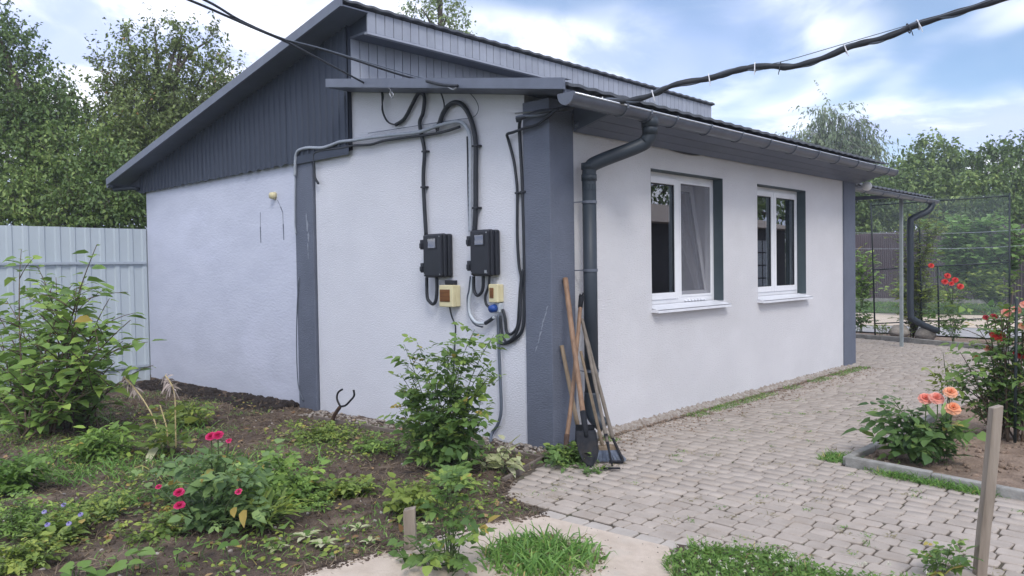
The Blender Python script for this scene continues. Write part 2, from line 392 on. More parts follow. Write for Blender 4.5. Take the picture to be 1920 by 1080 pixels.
# front wall with two openings
mb = MB()
ys = [0.27, WIN[0][0], WIN[0][1], WIN[1][0], WIN[1][1], 5.90]
zs = [-0.15, ZB, ZT, 2.62]
for i in range(5):
    for j in range(3):
        if j == 1 and i in (1, 3): continue
        for X, fl in ((0.0, 1), (-0.32, 0)):
            q = [(X, ys[i], zs[j]), (X, ys[i+1], zs[j]), (X, ys[i+1], zs[j+1]), (X, ys[i], zs[j+1])]
            mb.add(q if fl else q[::-1], [(0, 1, 2, 3)])
for (a, b) in WIN:
    for q in ([(0, a, ZB), (0, a, ZT), (-.32, a, ZT), (-.32, a, ZB)], [(0, b, ZB), (-.32, b, ZB), (-.32, b, ZT), (0, b, ZT)],
              [(0, a, ZT), (0, b, ZT), (-.32, b, ZT), (-.32, a, ZT)], [(0, a, ZB), (-.32, a, ZB), (-.32, b, ZB), (0, b, ZB)]):
        mb.add(q, [(0, 1, 2, 3)])
mb.build('front_wall', 'stucco_front', house)
# gable wall, right part (stippled render) up to the lower roof
zr = lambda x: zL(x) - 0.075
MB().prism([(-3.28, 0, -.2), (-0.255, 0, -.2), (-0.255, 0, zr(-.255)), (XC, 0, zr(XC)), (XC, 0, 2.60), (-3.28, 0, 2.60)], (0, .30, 0)).build('gable_wall', 'stucco', house)
# gable wall, left part (smooth bluish render, a little set back)
MB().prism([(XL, .012, -.35), (-3.65, .012, -.35), (-3.65, .012, 2.62), (XL, .012, 2.62)], (0, .30, 0)).build('gable_wall', 'render_blue', house)['label'] = 'smoother bluish left part of the gable wall'
# pillars
MB().box((-0.255, -.022, -.15), (0.022, 0.27, 2.70)).build('corner_pillar', 'grey_pillar', house, bev=0.006)
MB().box((-0.25, 5.90, -.15), (0.022, WY + .012, 2.60)).build('corner_pillar', 'grey_pillar', house, bev=0.006)
MB().box((-3.65, -.03, -.35), (-3.30, 0.25, 2.60)).build('wall_pillar', 'grey_pillar', house, bev=0.006)
# scratches of bare render on the pillars
mb = MB()
for (x, z, w, h) in [(-3.43, 1.93, .02, .10), (-3.42, 1.83, .035, .12), (-3.40, 1.72, .03, .10), (-3.41, 1.62, .018, .09), (-3.405, 1.53, .012, .08)]:
    mb.add([(x, -.0325, z), (x + w*.6, -.0325, z - .01), (x + w, -.0325, z + h*.6), (x + w*.4, -.0325, z + h), (x - w*.2, -.0325, z + h*.7)], [(0, 1, 2, 3, 4)])
mb.build('scratch', 'scuff', house); mb = MB()
for i, (x, y_, z) in enumerate([(-0.157, -0.024, 0.756), (-0.127, -0.024, 0.821), (-0.115, -0.024, 0.872), (-0.092, -0.024, 0.927), (-0.080, -0.024, 0.977), (-0.057, -0.024, 1.024), (-0.039, -0.024, 1.074)]):
    w = .010 + .012 * random.random(); mb.add([(x, y_, z - .03), (x + w, y_, z - .005), (x + w + .02, y_, z + .035), (x + .012, y_, z + .02)], [(0, 1, 2, 3)])
mb.build('scratch', 'scuff', house)
# hidden walls and floor close the rooms
MB().box((XL, .32, -.2), (XL + .25, WY, 2.70)).build('side_wall', 'stucco', house)
MB().box((XL + .25, WY - .25, -.2), (-.26, WY, 2.70)).build('rear_wall', 'stucco', house)
MB().box((XL + .25, .32, -.05), (-.32, WY - .25, .02)).build('floor', 'room_wall', house)
MB().box((XL + .25, .32, 2.63), (-.33, WY - .25, 2.66)).build('ceiling', 'room_wall', house)
MB().box((-3.6, .33, .02), (-3.45, WY - .26, 2.62)).build('inner_wall', 'room_wall', house)
# plinth strip of crumbling mortar along the front wall
mb = MB(); ny = 260; prof = [(0.0, .040), (.030, .030), (.060, .016), (.085, -.02)]
for i in range(ny + 1):
    y = 0.32 + (WY - 0.32) * i / ny
    for k, (px, pz) in enumerate(prof):
        j = (random.random() - .5)
        mb.v.append((px + (0.030 * j * (1 + math.sin(i * .21)) * .6 if k else 0.001), y, pz + 0.02 * (random.random() - .5) * (1 if k else 1.4)))
for i in range(ny):
    for k in range(3):
        a = i * 4 + k; mb.f.append((a, a + 1, a + 5, a + 4))
mb.build('plinth', 'plinth_rubble', house)
# --- gable cladding: profiled sheets with ribs
def ribbed(x0, x1, zbot, ztop, y0, pitch=0.115, depth=0.014):
    """trapezoid-profiled sheet in the xz plane facing -y"""
    mb = MB(); xs = [x0]; x = x0
    pts = []
    while x < x1 - 1e-6:
        for (u, d) in ((0, 0), (.60, 0), (.70, 1), (.90, 1)):
            xx = min(x + u * pitch, x1); pts.append((xx, y0 - d * depth))
        x += pitch
    pts.append((x1, y0))
    for (px, py) in pts:
        mb.v.append((px, py, zbot(px))); mb.v.append((px, py, ztop(px)))
    for i in range(len(pts) - 1):
        a = 2 * i; mb.f.append((a, a + 2, a + 3, a + 1))
    return mb
x = XL - 0.12; k = 0
while x < XC - .01:
    x1 = min(x + 1.035, XC)
    bot = lambda q: 2.575 + 0.012 * math.sin(q * 31) * (1 if k % 2 else .6)
    ribbed(x, x1, bot, lambda q: zU(q) - 0.07, -.034 - 0.003 * (k % 2)).build('cladding_sheet', 'grey_cladding', house)
    x = x1 - 0.001; k += 1
MB().prism([(XL - .12, -.03, 2.63), (XC - .01, -.03, 2.63), (XC - .01, -.03, zU(XC) - .07), (XL - .12, -.03, zU(XL - .12) - .07)], (0, .25, 0)).build('gable_backing', 'grey_cladding', house)
MB().box((-3.62, -.052, 2.555), (XC + .004, -.0505, 2.64)).build('dark_gap_strip', 'grey_cladding', house)  # dark strip laid over the gap at the cladding's foot
# --- clerestory wall between the two roofs
mb = MB(); mb.box((XC - .20, .0, 2.9), (XC - .012, WY + .3, zU(XC) - .07)); mb.build('clerestory_wall', 'grey_cladding', house)
pw = .1085
for i in range(60):
    y0 = .002 + i * pw
    if y0 > WY + .2: break
    MB().box((XC - .010, y0, 3.12), (XC + .004, y0 + pw - .007, 3.71)).build('clerestory_panel', 'fascia_metal_skylit', house, bev=0.003, seg=1)
XF = -2.31
MB().box((XC - .19, -.002, 3.705), (XF - .012, WY + .32, 3.725)).build('high_soffit', 'soffit_metal', house)
MB().prism([(XC - .02, .0, 3.725), (XF - .012, .0, 3.725), (XF - .012, .0, zU(XF) - .05), (XC - .02, .0, zU(XC - .02) - .05)], (0, .02, 0)).build('fascia_end', 'grey_cladding', house)
for i in range(62):
    y0 = .0 + i * pw
    if y0 > WY + .28: break
    MB().box((XF - .010, y0, 3.715), (XF + .004, y0 + pw - .007, 3.915)).build('fascia_panel', 'fascia_metal_skylit', house, bev=0.003, seg=1)
MB().box((XF - .04, -.004, 3.692), (XF + .010, WY + .32, 3.713)).build('fascia_trim', 'fascia_metal_skylit', house)
# --- roofs: waved metal tile sheets
def roof_sheet(name, x0, x1, y0, y1, zf, ny, lip):
    mb = MB(); nx = 14; w = 0.005
    rows = []
    for t in (0, 1):
        for i in range(nx + 1):
            x = x0 + (x1 - x0) * i / nx
            for j in range(ny + 1):
                y = y0 + (y1 - y0) * j / ny
                mb.v.append((x, y, zf(x) - t * 0.022 + w * math.sin(2 * math.pi * y / 0.186) + (0.012 if i % 2 else 0)))
    n1 = (nx + 1) * (ny + 1)
    for i in range(nx):
        for j in range(ny):
            a = i * (ny + 1) + j
            mb.f.append((a, a + ny + 1, a + ny + 2, a + 1)); mb.f.append((n1 + a, n1 + a + 1, n1 + a + ny + 2, n1 + a + ny + 1))
    for i in (0, nx):
        for j in range(ny):
            a = i * (ny + 1) + j; mb.f.append((a, a + 1, n1 + a + 1, n1 + a))
    for j in (0, ny):
        for i in range(nx):
            a = i * (ny + 1) + j; b = a + ny + 1; mb.f.append((a, b, n1 + b, n1 + a))
    return mb.build(name, 'roof_metal', house)
r1 = roof_sheet('upper_roof', -8.38, XF + .05, -.30, WY + .36, lambda x: zU(x) - .012, 290, 0)
r2 = roof_sheet('lower_roof', XC + .01, .42, -.27, WY + .12, lambda x: zL(x) - .016, 280, 0)
# rake flashing and soffit, upper roof
yk = -.33
MB().prism([(-8.40, yk, zU(-8.40) - .085), (XF + .04, yk, zU(XF + .04) - .085), (XF + .04, yk, zU(XF + .04) + .012), (-8.40, yk, zU(-8.40) + .012)], (0, .025, 0)).build('rake_board', 'trim_metal', r1)
MB().prism([(-8.38, yk + .026, zU(-8.38) - .075), (XF + .03, yk + .026, zU(XF + .03) - .075), (XF + .03, yk + .026, zU(XF + .03) - .062), (-8.38, yk + .026, zU(-8.38) - .062)], (0, .30, 0)).build('rake_soffit', 'soffit_metal', r1)
MB().prism([(-8.38, -.02, zU(-8.38) - .08), (XL - .10, -.02, zU(XL - .1) - .08), (XL - .10, -.02, 2.58), (XL - .14, -.02, 2.58)], (0, 6.2, 0)).build('left_eave_soffit', 'soffit_metal', r1)
# left eave gutter seen end-on
mb = MB()
def half_gutter(mb, x, y0, y1, z, r, n=10):
    for rr in (r, r - .004):
        k = len(mb.v)
        for yy in (y0, y1):
            for i in range(n + 1):
                a = math.pi * i / n
                mb.v.append((x - rr * math.cos(a), yy, z - rr * math.sin(a)))
        for i in range(n):
            a = k + i; mb.f.append((a, a + 1, a + n + 2, a + n + 1))
    return mb
half_gutter(mb, -8.43, -.30, WY, zU(-8.40) - .06, .06); mb.tube([(-8.375, -.30, zU(-8.4) - .058), (-8.375, WY, zU(-8.4) - .058)], .007, 6)
mb.build('gutter', 'gutter_metal', house, smooth=True)
mb = MB(); mb.tube([(-8.42, -.22, 2.68), (-8.40, -.20, 2.66), (-8.0, -.10, 2.66), (-7.90, -.06, 2.64)], .03, 10); mb.build('rain_spout', 'downpipe_plastic', house, smooth=True)
# rake board and soffit, lower roof
yk = -.30
MB().prism([(XC, yk, zL(XC) - .07), (.40, yk, zL(.40) - .07), (.40, yk, zL(.40) + .006), (XC, yk, zL(XC) + .006)], (0, .022, 0)).build('rake_board', 'trim_metal', r2)
MB().prism([(XC, yk + .001, zL(XC) + .0065), (.40, yk + .001, zL(.4) + .0065), (.40, yk + .001, zL(.4) + .0105), (XC, yk + .001, zL(XC) + .0105)], (0, .09, 0)).build('rake_cap', 'trim_metal', r2)
MB().prism([(XC, yk + .023, zL(XC) - .074), (.38, yk + .023, zL(.38) - .074), (.38, yk + .023, zL(.38) - .060), (XC, yk + .023, zL(XC) - .060)], (0, .30, 0)).build('rake_soffit', 'soffit_metal', r2)
# front eave: soffit boards, fascia, gutter with brackets
ZS = 2.468
ye = .285
for i in range(3):
    x0 = .024 + i * .118; x1 = x0 + .113; za, zb = ZS + .26 * (x0 - .024), ZS + .26 * (x1 - .024)
    MB().prism([(x0, ye, za), (x1, ye, zb), (x1, ye, zb + .014), (x0, ye, za + .014)], (0, WY + .10 - ye, 0)).build('soffit_board', 'soffit_metal', house, bev=0.003, seg=1)
MB().box((.374, -.27, ZS + .085), (.388, WY + .11, 2.665)).build('eave_fascia', 'soffit_metal', house)
MB().prism([(.0235, ye - .016, ZS + .002), (.374, ye - .016, ZS + .094), (.374, ye - .016, 2.64), (.0235, ye - .016, 2.69)], (0, .014, 0)).build('eave_end', 'soffit_metal', house)
GX, GZ, GR = .455, 2.605, .068
mb = MB(); half_gutter(mb, GX, -.33, WY + .14, GZ, GR, 12)
mb.tube([(GX - GR, -.33, GZ), (GX - GR, WY + .14, GZ)], .005, 6)
gut = mb.build('gutter', 'gutter_metal', house, smooth=True)
MB().tube([(GX + GR, -.33, GZ + .002), (GX + GR, WY + .14, GZ + .002)], .007, 8).build('gutter_rim_glint', 'gutter_rim_glint', gut, smooth=True)
def half_disc(y, r, t):
    n = 12; P = [(GX - r * math.cos(math.pi * i / n), y, GZ - r * math.sin(math.pi * i / n)) for i in range(n + 1)]
    P.append((GX + r, y, GZ + .012)); P.append((GX - r, y, GZ + .012))
    return MB().prism(P[::-1], (0, t, 0))
half_disc(-.345, GR + .006, .02).build('end_cap', 'gutter_metal', gut); half_disc(WY + .135, GR + .006, .02).build('end_cap', 'gutter_metal', gut)
brk = None
for i, y in enumerate([.30, .62, 1.00, 1.55, 2.12, 2.70, 3.28, 3.86, 4.44, 5.02, 5.60, 6.10]):
    if brk is None:
        mb = MB(); n = 12
        for k in range(n):
            a, b = math.pi * k / n, math.pi * (k + 1) / n
            mb.bar((GX - (GR + .005) * math.cos(a), y, GZ - (GR + .005) * math.sin(a)), (GX - (GR + .005) * math.cos(b), y, GZ - (GR + .005) * math.sin(b)), .022, .006, (0, 1, 0) if False else (0, 0, 1))
        mb.bar((GX + GR + .006, y, GZ - .02), (GX + GR + .006, y, GZ + .014), .022, .006, (1, 0, 0))
        mb.bar((GX - GR, y, GZ + .008), (GX + GR, y, GZ + .008), .02, .004)
        brk = mb.build('gutter_bracket', 'gutter_metal', gut); y_first = y
    else:
        c = brk.copy(); col.objects.link(c); c.parent = gut; c.location = (0, y - y_first, 0)
# downpipe: outlet, two bends, straight run, shoe
PX, PY, PR = .115, .345, .056
path = smooth_path([(GX, .70, GZ - .05), (GX, .70, 2.46), (GX - .02, .685, 2.40), (GX - .07, .645, 2.355), (PX + .07, .40, 2.235), (PX + .012, .352, 2.19), (PX, PY, 2.12), (PX, PY, 2.0)], 6)
dp = MB().tube(path, PR, 14).tube([(PX, PY, 2.05), (PX, PY, .34)], PR, 16).build('downpipe', 'downpipe_plastic', house, smooth=True)
MB().tube([(GX, .70, GZ - .03), (GX, .70, 2.50)], PR + .012, 16).tube([(GX, .70, 2.52), (GX, .70, 2.44)], PR + .006, 16).build('outlet', 'downpipe_plastic', dp, smooth=True)
MB().tube(smooth_path([(PX, PY, .40), (PX, PY, .26), (PX + .03, PY + .01, .19), (PX + .10, PY + .03, .13)], 5), PR + .004, 14).build('shoe', 'downpipe_plastic', dp, smooth=True)
for z in (2.08, 2.17):
    MB().tube([(PX, PY, z), (PX, PY, z + .05)], PR + .006, 16).build('collar', 'downpipe_plastic', dp, smooth=True)
for z in (1.36, 1.90, .56):
    mb = MB().tube([(PX, PY, z), (PX, PY, z + .022)], PR + .006, 16); mb.bar((0, PY - PR - .03, z + .012), (PX, PY - PR - .012, z + .012), .008, .008)
    mb.build('pipe_clamp', 'gutter_metal', dp)
# sagging cable under the eave
MB().tube(smooth_path([(0.020, 0.528, 2.480), (0.020, 1.200, 2.528), (0.020, 1.496, 2.493), (0.020, 1.905, 2.465), (0.020, 2.198, 2.473), (0.020, 2.455, 2.523)]), .010, 6).build('eave_cable', 'black_cable', house, smooth=True)
# small round lamp at the far corner and knob at the near corner
mb = MB(); n = 9; mb.tube([(.10 + .062 * (1 - math.cos(math.pi * i / n)), WY + .05, 2.425) for i in range(n + 1)], [max(.002, .062 * math.sin(math.pi * i / n)) for i in range(n + 1)], 14); mb.build('corner_lamp', 'lamp_white', house, smooth=True)
mb = MB(); mb.tube([(.04, .27, 2.52), (.075, .27, 2.52)], [.022, .018], 10); mb.build('knob', 'trim_metal', house, smooth=True)

# --- windows
def framebox(mb, y0, y1, z0, z1, w, x0, x1):
    mb.box((x0, y0, z0), (x1, y0 + w, z1)); mb.box((x0, y1 - w, z0), (x1, y1, z1))
    mb.box((x0, y0 + w, z0), (x1, y1 - w, z0 + w)); mb.box((x0, y0 + w, z1 - w), (x1, y1 - w, z1))
    return mb
def window(idx, label):
    a, b = WIN[idx]; X1 = -.105; X0 = X1 - .07
    win = framebox(MB(), a + .002, b - .002, ZB + .03, ZT - .002, .055, X0, X1).build('window', 'white_plastic', house, bev=0.004)
    win['label'] = label
    mid = a + (b - a) * (.475 if idx == 0 else .48)
    MB().box((X0 + .001, mid - .03, ZB + .086), (X1 - .001, mid + .03, ZT - .058)).build('mullion', 'white_plastic', win, bev=0.004)
    def sash(y0, y1, tilt=0.0):
        z0, z1 = ZB + .075, ZT - .045
        mb = framebox(MB(), y0, y1, z0, z1, .062, X1 - .055, X1 + .012)
        pane = MB().box((X1 - .026, y0 + .06, z0 + .06), (X1 - .018, y1 - .06, z1 - .06))
        gask = framebox(MB(), y0 + .0615, y1 - .0615, z0 + .0615, z1 - .0615, .006, X1 - .016, X1 + .004)
        if tilt:
            ct, st = math.cos(tilt), math.sin(tilt)
            for q in (mb, pane, gask):
                q.v = [(X1 - .08 + (x - X1 + .02) * ct - (z - z0) * st, y, z0 + (z - z0) * ct + (x - X1 + .02) * st) for (x, y, z) in q.v]
        s = mb.build('sash', 'white_plastic', win, bev=0.004)
        pane.build('pane', 'glass', win); gask.build('gasket', 'black_plastic', win)
        return s
    if idx == 0:
        sash(a + .03, mid - .012)
        sash(mid + .016, b - .02, math.radians(9))['label'] = 'sash tilted inwards behind the fly screen'
        mb = framebox(MB(), mid + .03, b - .045, ZB + .085, ZT - .06, .022, X1 - .012, X1 + .004); mb.build('screen_frame', 'white_plastic', win, bev=0.002)
        MB().box((X1 - .006, mid + .05, ZB + .105), (X1 - .0045, b - .065, ZT - .08)).build('fly_screen', 'fly_screen', win)
        mb = MB()
        for i in range(7):
            yy = mid + .10 + i * .06; mb.box((X1 + .0, yy, ZB + .04), (X1 + .02, yy + .03 + .02 * random.random(), ZB + .05 + .02 * random.random()))
        mb.build('mounting_foam', 'sill_white', win, bev=.004)
    else:
        sash(a + .03, mid - .003); sash(mid + .003, b - .03)
    # dark painted reveals
    mb = MB(); mb.box((X1 + .001, b - .006, ZB + .03), (.0035, b + .0, ZT - .0)); mb.box((X1 + .001, a, ZB + .03), (-.002, a + .005, ZT)); mb.box((X1 + .001, a + .006, ZT - .006), (.0035, b - .007, ZT))
    mb.build('reveal', 'jamb_dark', win)
    MB().prism([(X1 + .02, a + .004, ZB + .032), (.075, a - .01, ZB - .004), (.075, b + .03, ZB - .004), (X1 + .02, b - .008, ZB + .032)], (0, 0, -.006)).build('sill', 'sill_white', win)
    mb = MB(); mb.box((.069, a - .01, ZB - .034), (.075, b + .03, ZB - .0045)); mb.box((.0, a - .012, ZB - .03), (.074, a - .0105, ZB - .001)); mb.build('sill_drip', 'sill_white', win)
window(0, 'window with its right sash tilted open behind a fly screen')
window(1, 'closed two-sash window nearer the far corner')
# net curtain hanging inside the second window
mb = MB(); n = 40
for i in range(n + 1):
    y = 3.30 + 1.6 * i / n; x = -.55 + .03 * math.sin(i * 1.7)
    mb.v += [(x, y, .5), (x, y, 2.45)]
for i in range(n): mb.f.append((2*i, 2*i + 2, 2*i + 3, 2*i + 1))
# stains and lamp holder on the blue wall
mb = MB()
for P in ([(-4.090, 0.011, 2.211), (-4.023, 0.011, 2.128), (-3.980, 0.011, 2.065), (-3.974, 0.011, 1.933), (-3.970, 0.011, 1.753)], [(-4.482, 0.011, 2.096), (-4.490, 0.011, 1.928), (-4.487, 0.011, 1.740)]):
    for i in range(len(P) - 1):
        p, q = Vector(P[i]), Vector(P[i+1]); w = .006 + .006 * (i % 2)
        mb.add([p - Vector((w, 0, 0)), p + Vector((w, 0, 0)), q + Vector((w*.7, 0, 0)), q - Vector((w*.7, 0, 0))], [(0, 3, 2, 1)])
mb.build('rust_stain', 'grey_pillar', house)
mb = MB(); p = (-4.139, 0.000, 2.262); mb.tube([(p[0], .01, p[2]), (p[0], -.05, p[2])], [.045, .035], 12); mb.build('junction_knob', 'cream_plastic', house, smooth=True)

# ================================================================== canopy beyond the far corner
cano = thing('canopy', (-.28, 9.15, 0), 'low lean-to canopy with gutter and thin post beyond the far house corner', 'canopy')
zc_ = lambda x: 2.50 - 0.16 * x
mb = MB(); ny = 60
for t in (0, 1):
    for xx in (-3.0, -.08):
        for j in range(ny + 1):
            y = WY + .02 + (10.15 - WY) * j / ny; mb.v.append((xx, y, zc_(xx) + .012 * math.sin(y * 33) - .02 * t))
n1 = 2 * (ny + 1)
for j in range(ny):
    a = j; b = j + ny + 1
    mb.f += [(a, b, b + 1, a + 1), (n1 + a, n1 + a + 1, n1 + b + 1, n1 + b), (b, n1 + b, n1 + b + 1, b + 1)]
mb.build('roof', 'roof_metal', cano)
MB().box((-.14, WY + .02, 2.40), (-.11, 10.12, 2.47)).build('eave_beam', 'soffit_metal', cano)
GX2, GZ2 = -.06, 2.44
mb = MB(); half_gutter(mb, GX2, WY + .06, 10.25, GZ2, .06, 10); mb.tube([(GX2 + .06, WY + .06, GZ2), (GX2 + .06, 10.25, GZ2)], .007, 6)
g2 = mb.build('gutter', 'gutter_metal', cano, smooth=True)
for i, y in enumerate([6.8, 7.5, 8.2, 8.9, 9.6]):
    mb = MB()
    for k in range(8):
        a, b = math.pi * k / 8, math.pi * (k + 1) / 8
        mb.bar((GX2 - .065 * math.cos(a), y, GZ2 - .065 * math.sin(a)), (GX2 - .065 * math.cos(b), y, GZ2 - .065 * math.sin(b)), .02, .006)
    mb.build('gutter_bracket', 'gutter_metal', g2)
MB().box((-.30, 9.12, -.02), (-.25, 9.17, 2.46)).build('post', 'galv_post', cano, bev=.004)
MB().box((-3.0, 9.10, 2.46), (-.12, 9.16, 2.52)).build('rafter', 'soffit_metal', cano)
MB().tube(smooth_path([(GX2, 10.0, 2.42), (GX2, 10.0, 2.33), (-.12, 9.92, 2.24), (-.27, 9.70, 2.13), (-.29, 9.66, 2.0), (-.29, 9.66, 1.2), (-.29, 9.67, .55), (-.25, 9.74, .40), (-.05, 10.25, .20)], 6), .055, 12).build('downpipe', 'downpipe_plastic', cano, smooth=True)

# ================================================================== electrics on the gable wall
def meter_box(x0, x1, z0, z1, label, dx):
    D = .13
    t = thing('meter_box', ((x0 + x1) / 2, 0, z0), label, 'meter box', 'electricity meters on the gable wall')
    MB().box((x0 + .006, -.055, z0 + .004), (x1 - .004, -.001, z1 - .004)).build('back_case', 'black_plastic', t, bev=.018, seg=3)
    MB().box((x0, -D + .03, z0), (x1 - .012, -.057, z1)).build('case', 'black_plastic', t, bev=.022, seg=3)
    MB().box((x0 + .028, -D, z0 + .01), (x1 - .022, -D + .0295, z1 - .01)).build('door', 'black_plastic', t, bev=.012, seg=3)
    wx, wz = x0 + dx, z1 - .135
    f = framebox_y(MB(), wx, wx + .125, wz, wz + .10, .010, -D - .006, -D + .001).build('sight_frame', 'black_plastic', t, bev=.002)
    MB().box((wx + .0105, -D - .002, wz + .0105), (wx + .1145, -D - .0005, wz + .0895)).build('sight_glass', 'glass', t)
    MB().box((wx + .02, -D - .0004, wz + .02), (wx + .105, -D + .0, wz + .07)).build('meter_face', 'meter_window', t)
    for zc in (z1 - .135, z0 + .045):
        l = MB().box((x0 - .012, -D + .0, zc), (x0 + .030, -D + .028, zc + .085)).build('latch', 'black_plastic', t, bev=.005)
        MB().box((x0 - .006, -D - .014, zc + .012), (x0 + .022, -D - .0005, zc + .055)).build('latch_clip', 'black_plastic', l, bev=.004)
    for (sx, sz) in ((x0 + .045, z0 + .028), (x1 - .04, z0 + .028), (x1 - .04, z1 - .028)):
        MB().tube([(sx, -D - .003, sz), (sx, -D + .002, sz)], .006, 8).build('screw', 'steel', t)
    return t
def framebox_y(mb, x0, x1, z0, z1, w, y0, y1):
    mb.box((x0, y0, z0), (x0 + w, y1, z1)); mb.box((x1 - w, y0, z0), (x1, y1, z1))
    mb.box((x0 + w, y0, z0), (x1 - w, y1, z0 + w)); mb.box((x0 + w, y0, z1 - w), (x1 - w, y1, z1))
    return mb
meter_box(-1.405, -1.115, 1.325, 1.71, 'black electricity meter box with pale display above the larger cream breaker box', .085)
m2 = meter_box(-.80, -.535, 1.335, 1.72, 'black electricity meter box nearer the corner pillar, beside the corrugated conduit', .075)
MB().box((-.60, -.134, 1.36), (-.575, -.128, 1.385)).build('seal', 'steel', m2)
def breaker(x0, x1, z0, z1, D, label, open_=False):
    t = thing('breaker_box', ((x0 + x1) / 2, 0, z0), label, 'breaker box', 'cream breaker boxes on the gable wall')
    MB().box((x0, -D * .55, z0 + .003), (x1, -.001, z1 - .003)).build('base', 'cream_plastic', t, bev=.006)
    MB().box((x0 - .002, -D, z0), (x1 + .002, -D * .55 - .001, z1)).build('cover', 'cream_plastic', t, bev=.008)
    a = .014
    MB().box((x0 + a, -D - .006, z0 + (z1 - z0) * .24), (x1 - a - (.02 if not open_ else .03), -D + .001, z1 - (z1 - z0) * .2)).build('hinged_window', 'amber_window', t, bev=.004)
    return t
breaker(-1.21, -1.035, 1.07, 1.26, .095, 'larger cream breaker box with brown window hanging under the left meter box')
b2 = breaker(-.615, -.512, 1.118, 1.27, .075, 'small cream breaker box with brown window above the blue plug', True)
MB().box((-1.19, -.045, 1.262), (-1.07, -.004, 1.30)).build('cable_entry', 'black_plastic', bpy.data.objects['breaker_box'], bev=.004)
pl_ = thing('power_socket', (-.56, 0, 1.03), 'blue round plug in a pale socket just below the small breaker box', 'socket')
MB().box((-.585, -.05, 1.035), (-.515, -.002, 1.115)).build('socket_box', 'pale_conduit', pl_, bev=.008)
MB().tube([(-.568, -.052, 1.072), (-.568, -.10, 1.066)], [.036, .030], 12).build('plug', 'blue_plug', pl_, smooth=True)

def cable(name, pts, r, m, label, category, n=8, k=5, clips=(), extra=None):
    o = MB().tube(smooth_path(pts, k), r, n).build(name, m, None, smooth=True, at=tuple(pts[-1]))
    tag(o, label, category)
    for c in clips:
        MB().box((c[0] - r - .006, c[1] - r - .002, c[2] - .008), (c[0] + r + .022, -.001, c[2] + .008)).build('clip', 'black_plastic', o, bev=.003)
    return o
EY = -.030
# left conduit with its drip loop
p = [(-1.854, -0.030, 2.748), (-1.727, -0.030, 2.784), (-1.616, -0.030, 2.889), (-1.530, -0.030, 2.976), (-1.470, -0.030, 2.976), (-1.434, -0.030, 2.927), (-1.460, -0.030, 2.799), (-1.507, -0.030, 2.724), (-1.488, -0.030, 2.617), (-1.448, -0.030, 2.454), (-1.467, -0.030, 2.285), (-1.471, -0.030, 2.137), (-1.462, -0.030, 1.950), (-1.447, -0.030, 1.700)]
o = cable('conduit', p, .0175, 'black_cable', 'black conduit with a drip loop running down into the left meter box', 'conduit', clips=[p[9], p[11]])
MB().tube(smooth_path([(-2.082, -0.035, 3.111), (-2.050, -0.035, 3.066), (-2.039, -0.035, 2.898), (-1.960, -0.035, 2.787), (-1.848, -0.035, 2.747)], 5), .008, 6).tube(smooth_path([(-2.052, -0.045, 3.105), (-2.013, -0.045, 3.038), (-2.041, -0.045, 2.917), (-1.963, -0.045, 2.791), (-1.820, -0.045, 2.737)], 5), .006, 6).build('wire_tail', 'black_cable', o, smooth=True)
# arched conduit into the right meter box
p = [(-1.234, -0.034, 2.672), (-1.182, -0.034, 2.757), (-1.104, -0.034, 2.814), (-1.009, -0.034, 2.822), (-0.922, -0.034, 2.777), (-0.846, -0.034, 2.676), (-0.797, -0.034, 2.545), (-0.781, -0.034, 2.423), (-0.787, -0.034, 2.156), (-0.793, -0.034, 1.907), (-0.811, -0.034, 1.702)]
o = cable('conduit', p, .021, 'black_cable', 'thick black conduit arching over and down into the right meter box', 'conduit', n=10, clips=[p[7], p[9]])
for i, q in enumerate(([(-1.197, -0.034, 2.745), (-1.248, -0.034, 2.674), (-1.286, -0.034, 2.585)], [(-1.173, -0.042, 2.755), (-1.225, -0.042, 2.656), (-1.248, -0.042, 2.607)], [(-1.211, -0.028, 2.734), (-1.284, -0.028, 2.661), (-1.285, -0.028, 2.623)])):
    MB().tube(smooth_path(q), .006, 6).build('wire_tail', 'black_cable', o, smooth=True)
MB().tube(smooth_path([(-1.233, -0.040, 2.982), (-1.186, -0.040, 2.904), (-1.160, -0.040, 2.817), (-1.183, -0.040, 2.747)]), .007, 6).build('wire_tail', 'black_cable', o, smooth=True)
# grey corrugated conduit
p = smooth_path([(-3.594, -0.055, 2.432), (-3.576, -0.055, 2.603), (-3.551, -0.055, 2.669), (-3.485, -0.055, 2.701), (-3.316, -0.055, 2.704), (-3.053, -0.055, 2.673), (-2.857, -0.055, 2.683), (-2.724, -0.055, 2.694), (-2.503, -0.055, 2.682), (-2.265, -0.055, 2.673), (-1.938, -0.055, 2.657), (-1.509, -0.055, 2.631), (-1.260, -0.055, 2.649), (-1.030, -0.055, 2.655), (-0.923, -0.055, 2.635), (-0.852, -0.055, 2.567), (-0.822, -0.055, 2.465), (-0.830, -0.055, 2.159), (-0.835, -0.055, 1.931), (-0.841, -0.055, 1.712)], 12)
rs = [.0155 + .0022 * (i % 2) for i in range(len(p))]
tag(MB().tube(p, rs, 9).build('corrugated_conduit', 'grey_conduit', None, at=tuple(p[-1]), smooth=True), 'pale grey corrugated conduit crossing the gable wall to the right meter box', 'conduit')
p = [(-3.153, -0.045, 2.314), (-3.192, -0.045, 2.351), (-3.221, -0.045, 2.404), (-3.224, -0.045, 2.577), (-3.201, -0.045, 2.636), (-3.040, -0.045, 2.645), (-2.685, -0.045, 2.631), (-2.519, -0.045, 2.633), (-2.229, -0.045, 2.609), (-2.018, -0.045, 2.618), (-1.698, -0.045, 2.608), (-1.252, -0.045, 2.589), (-0.962, -0.045, 2.606)]
cable('conduit', p, .013, 'black_cable', 'dark conduit under the corrugated one ending in a short drop by the wall pillar', 'conduit')
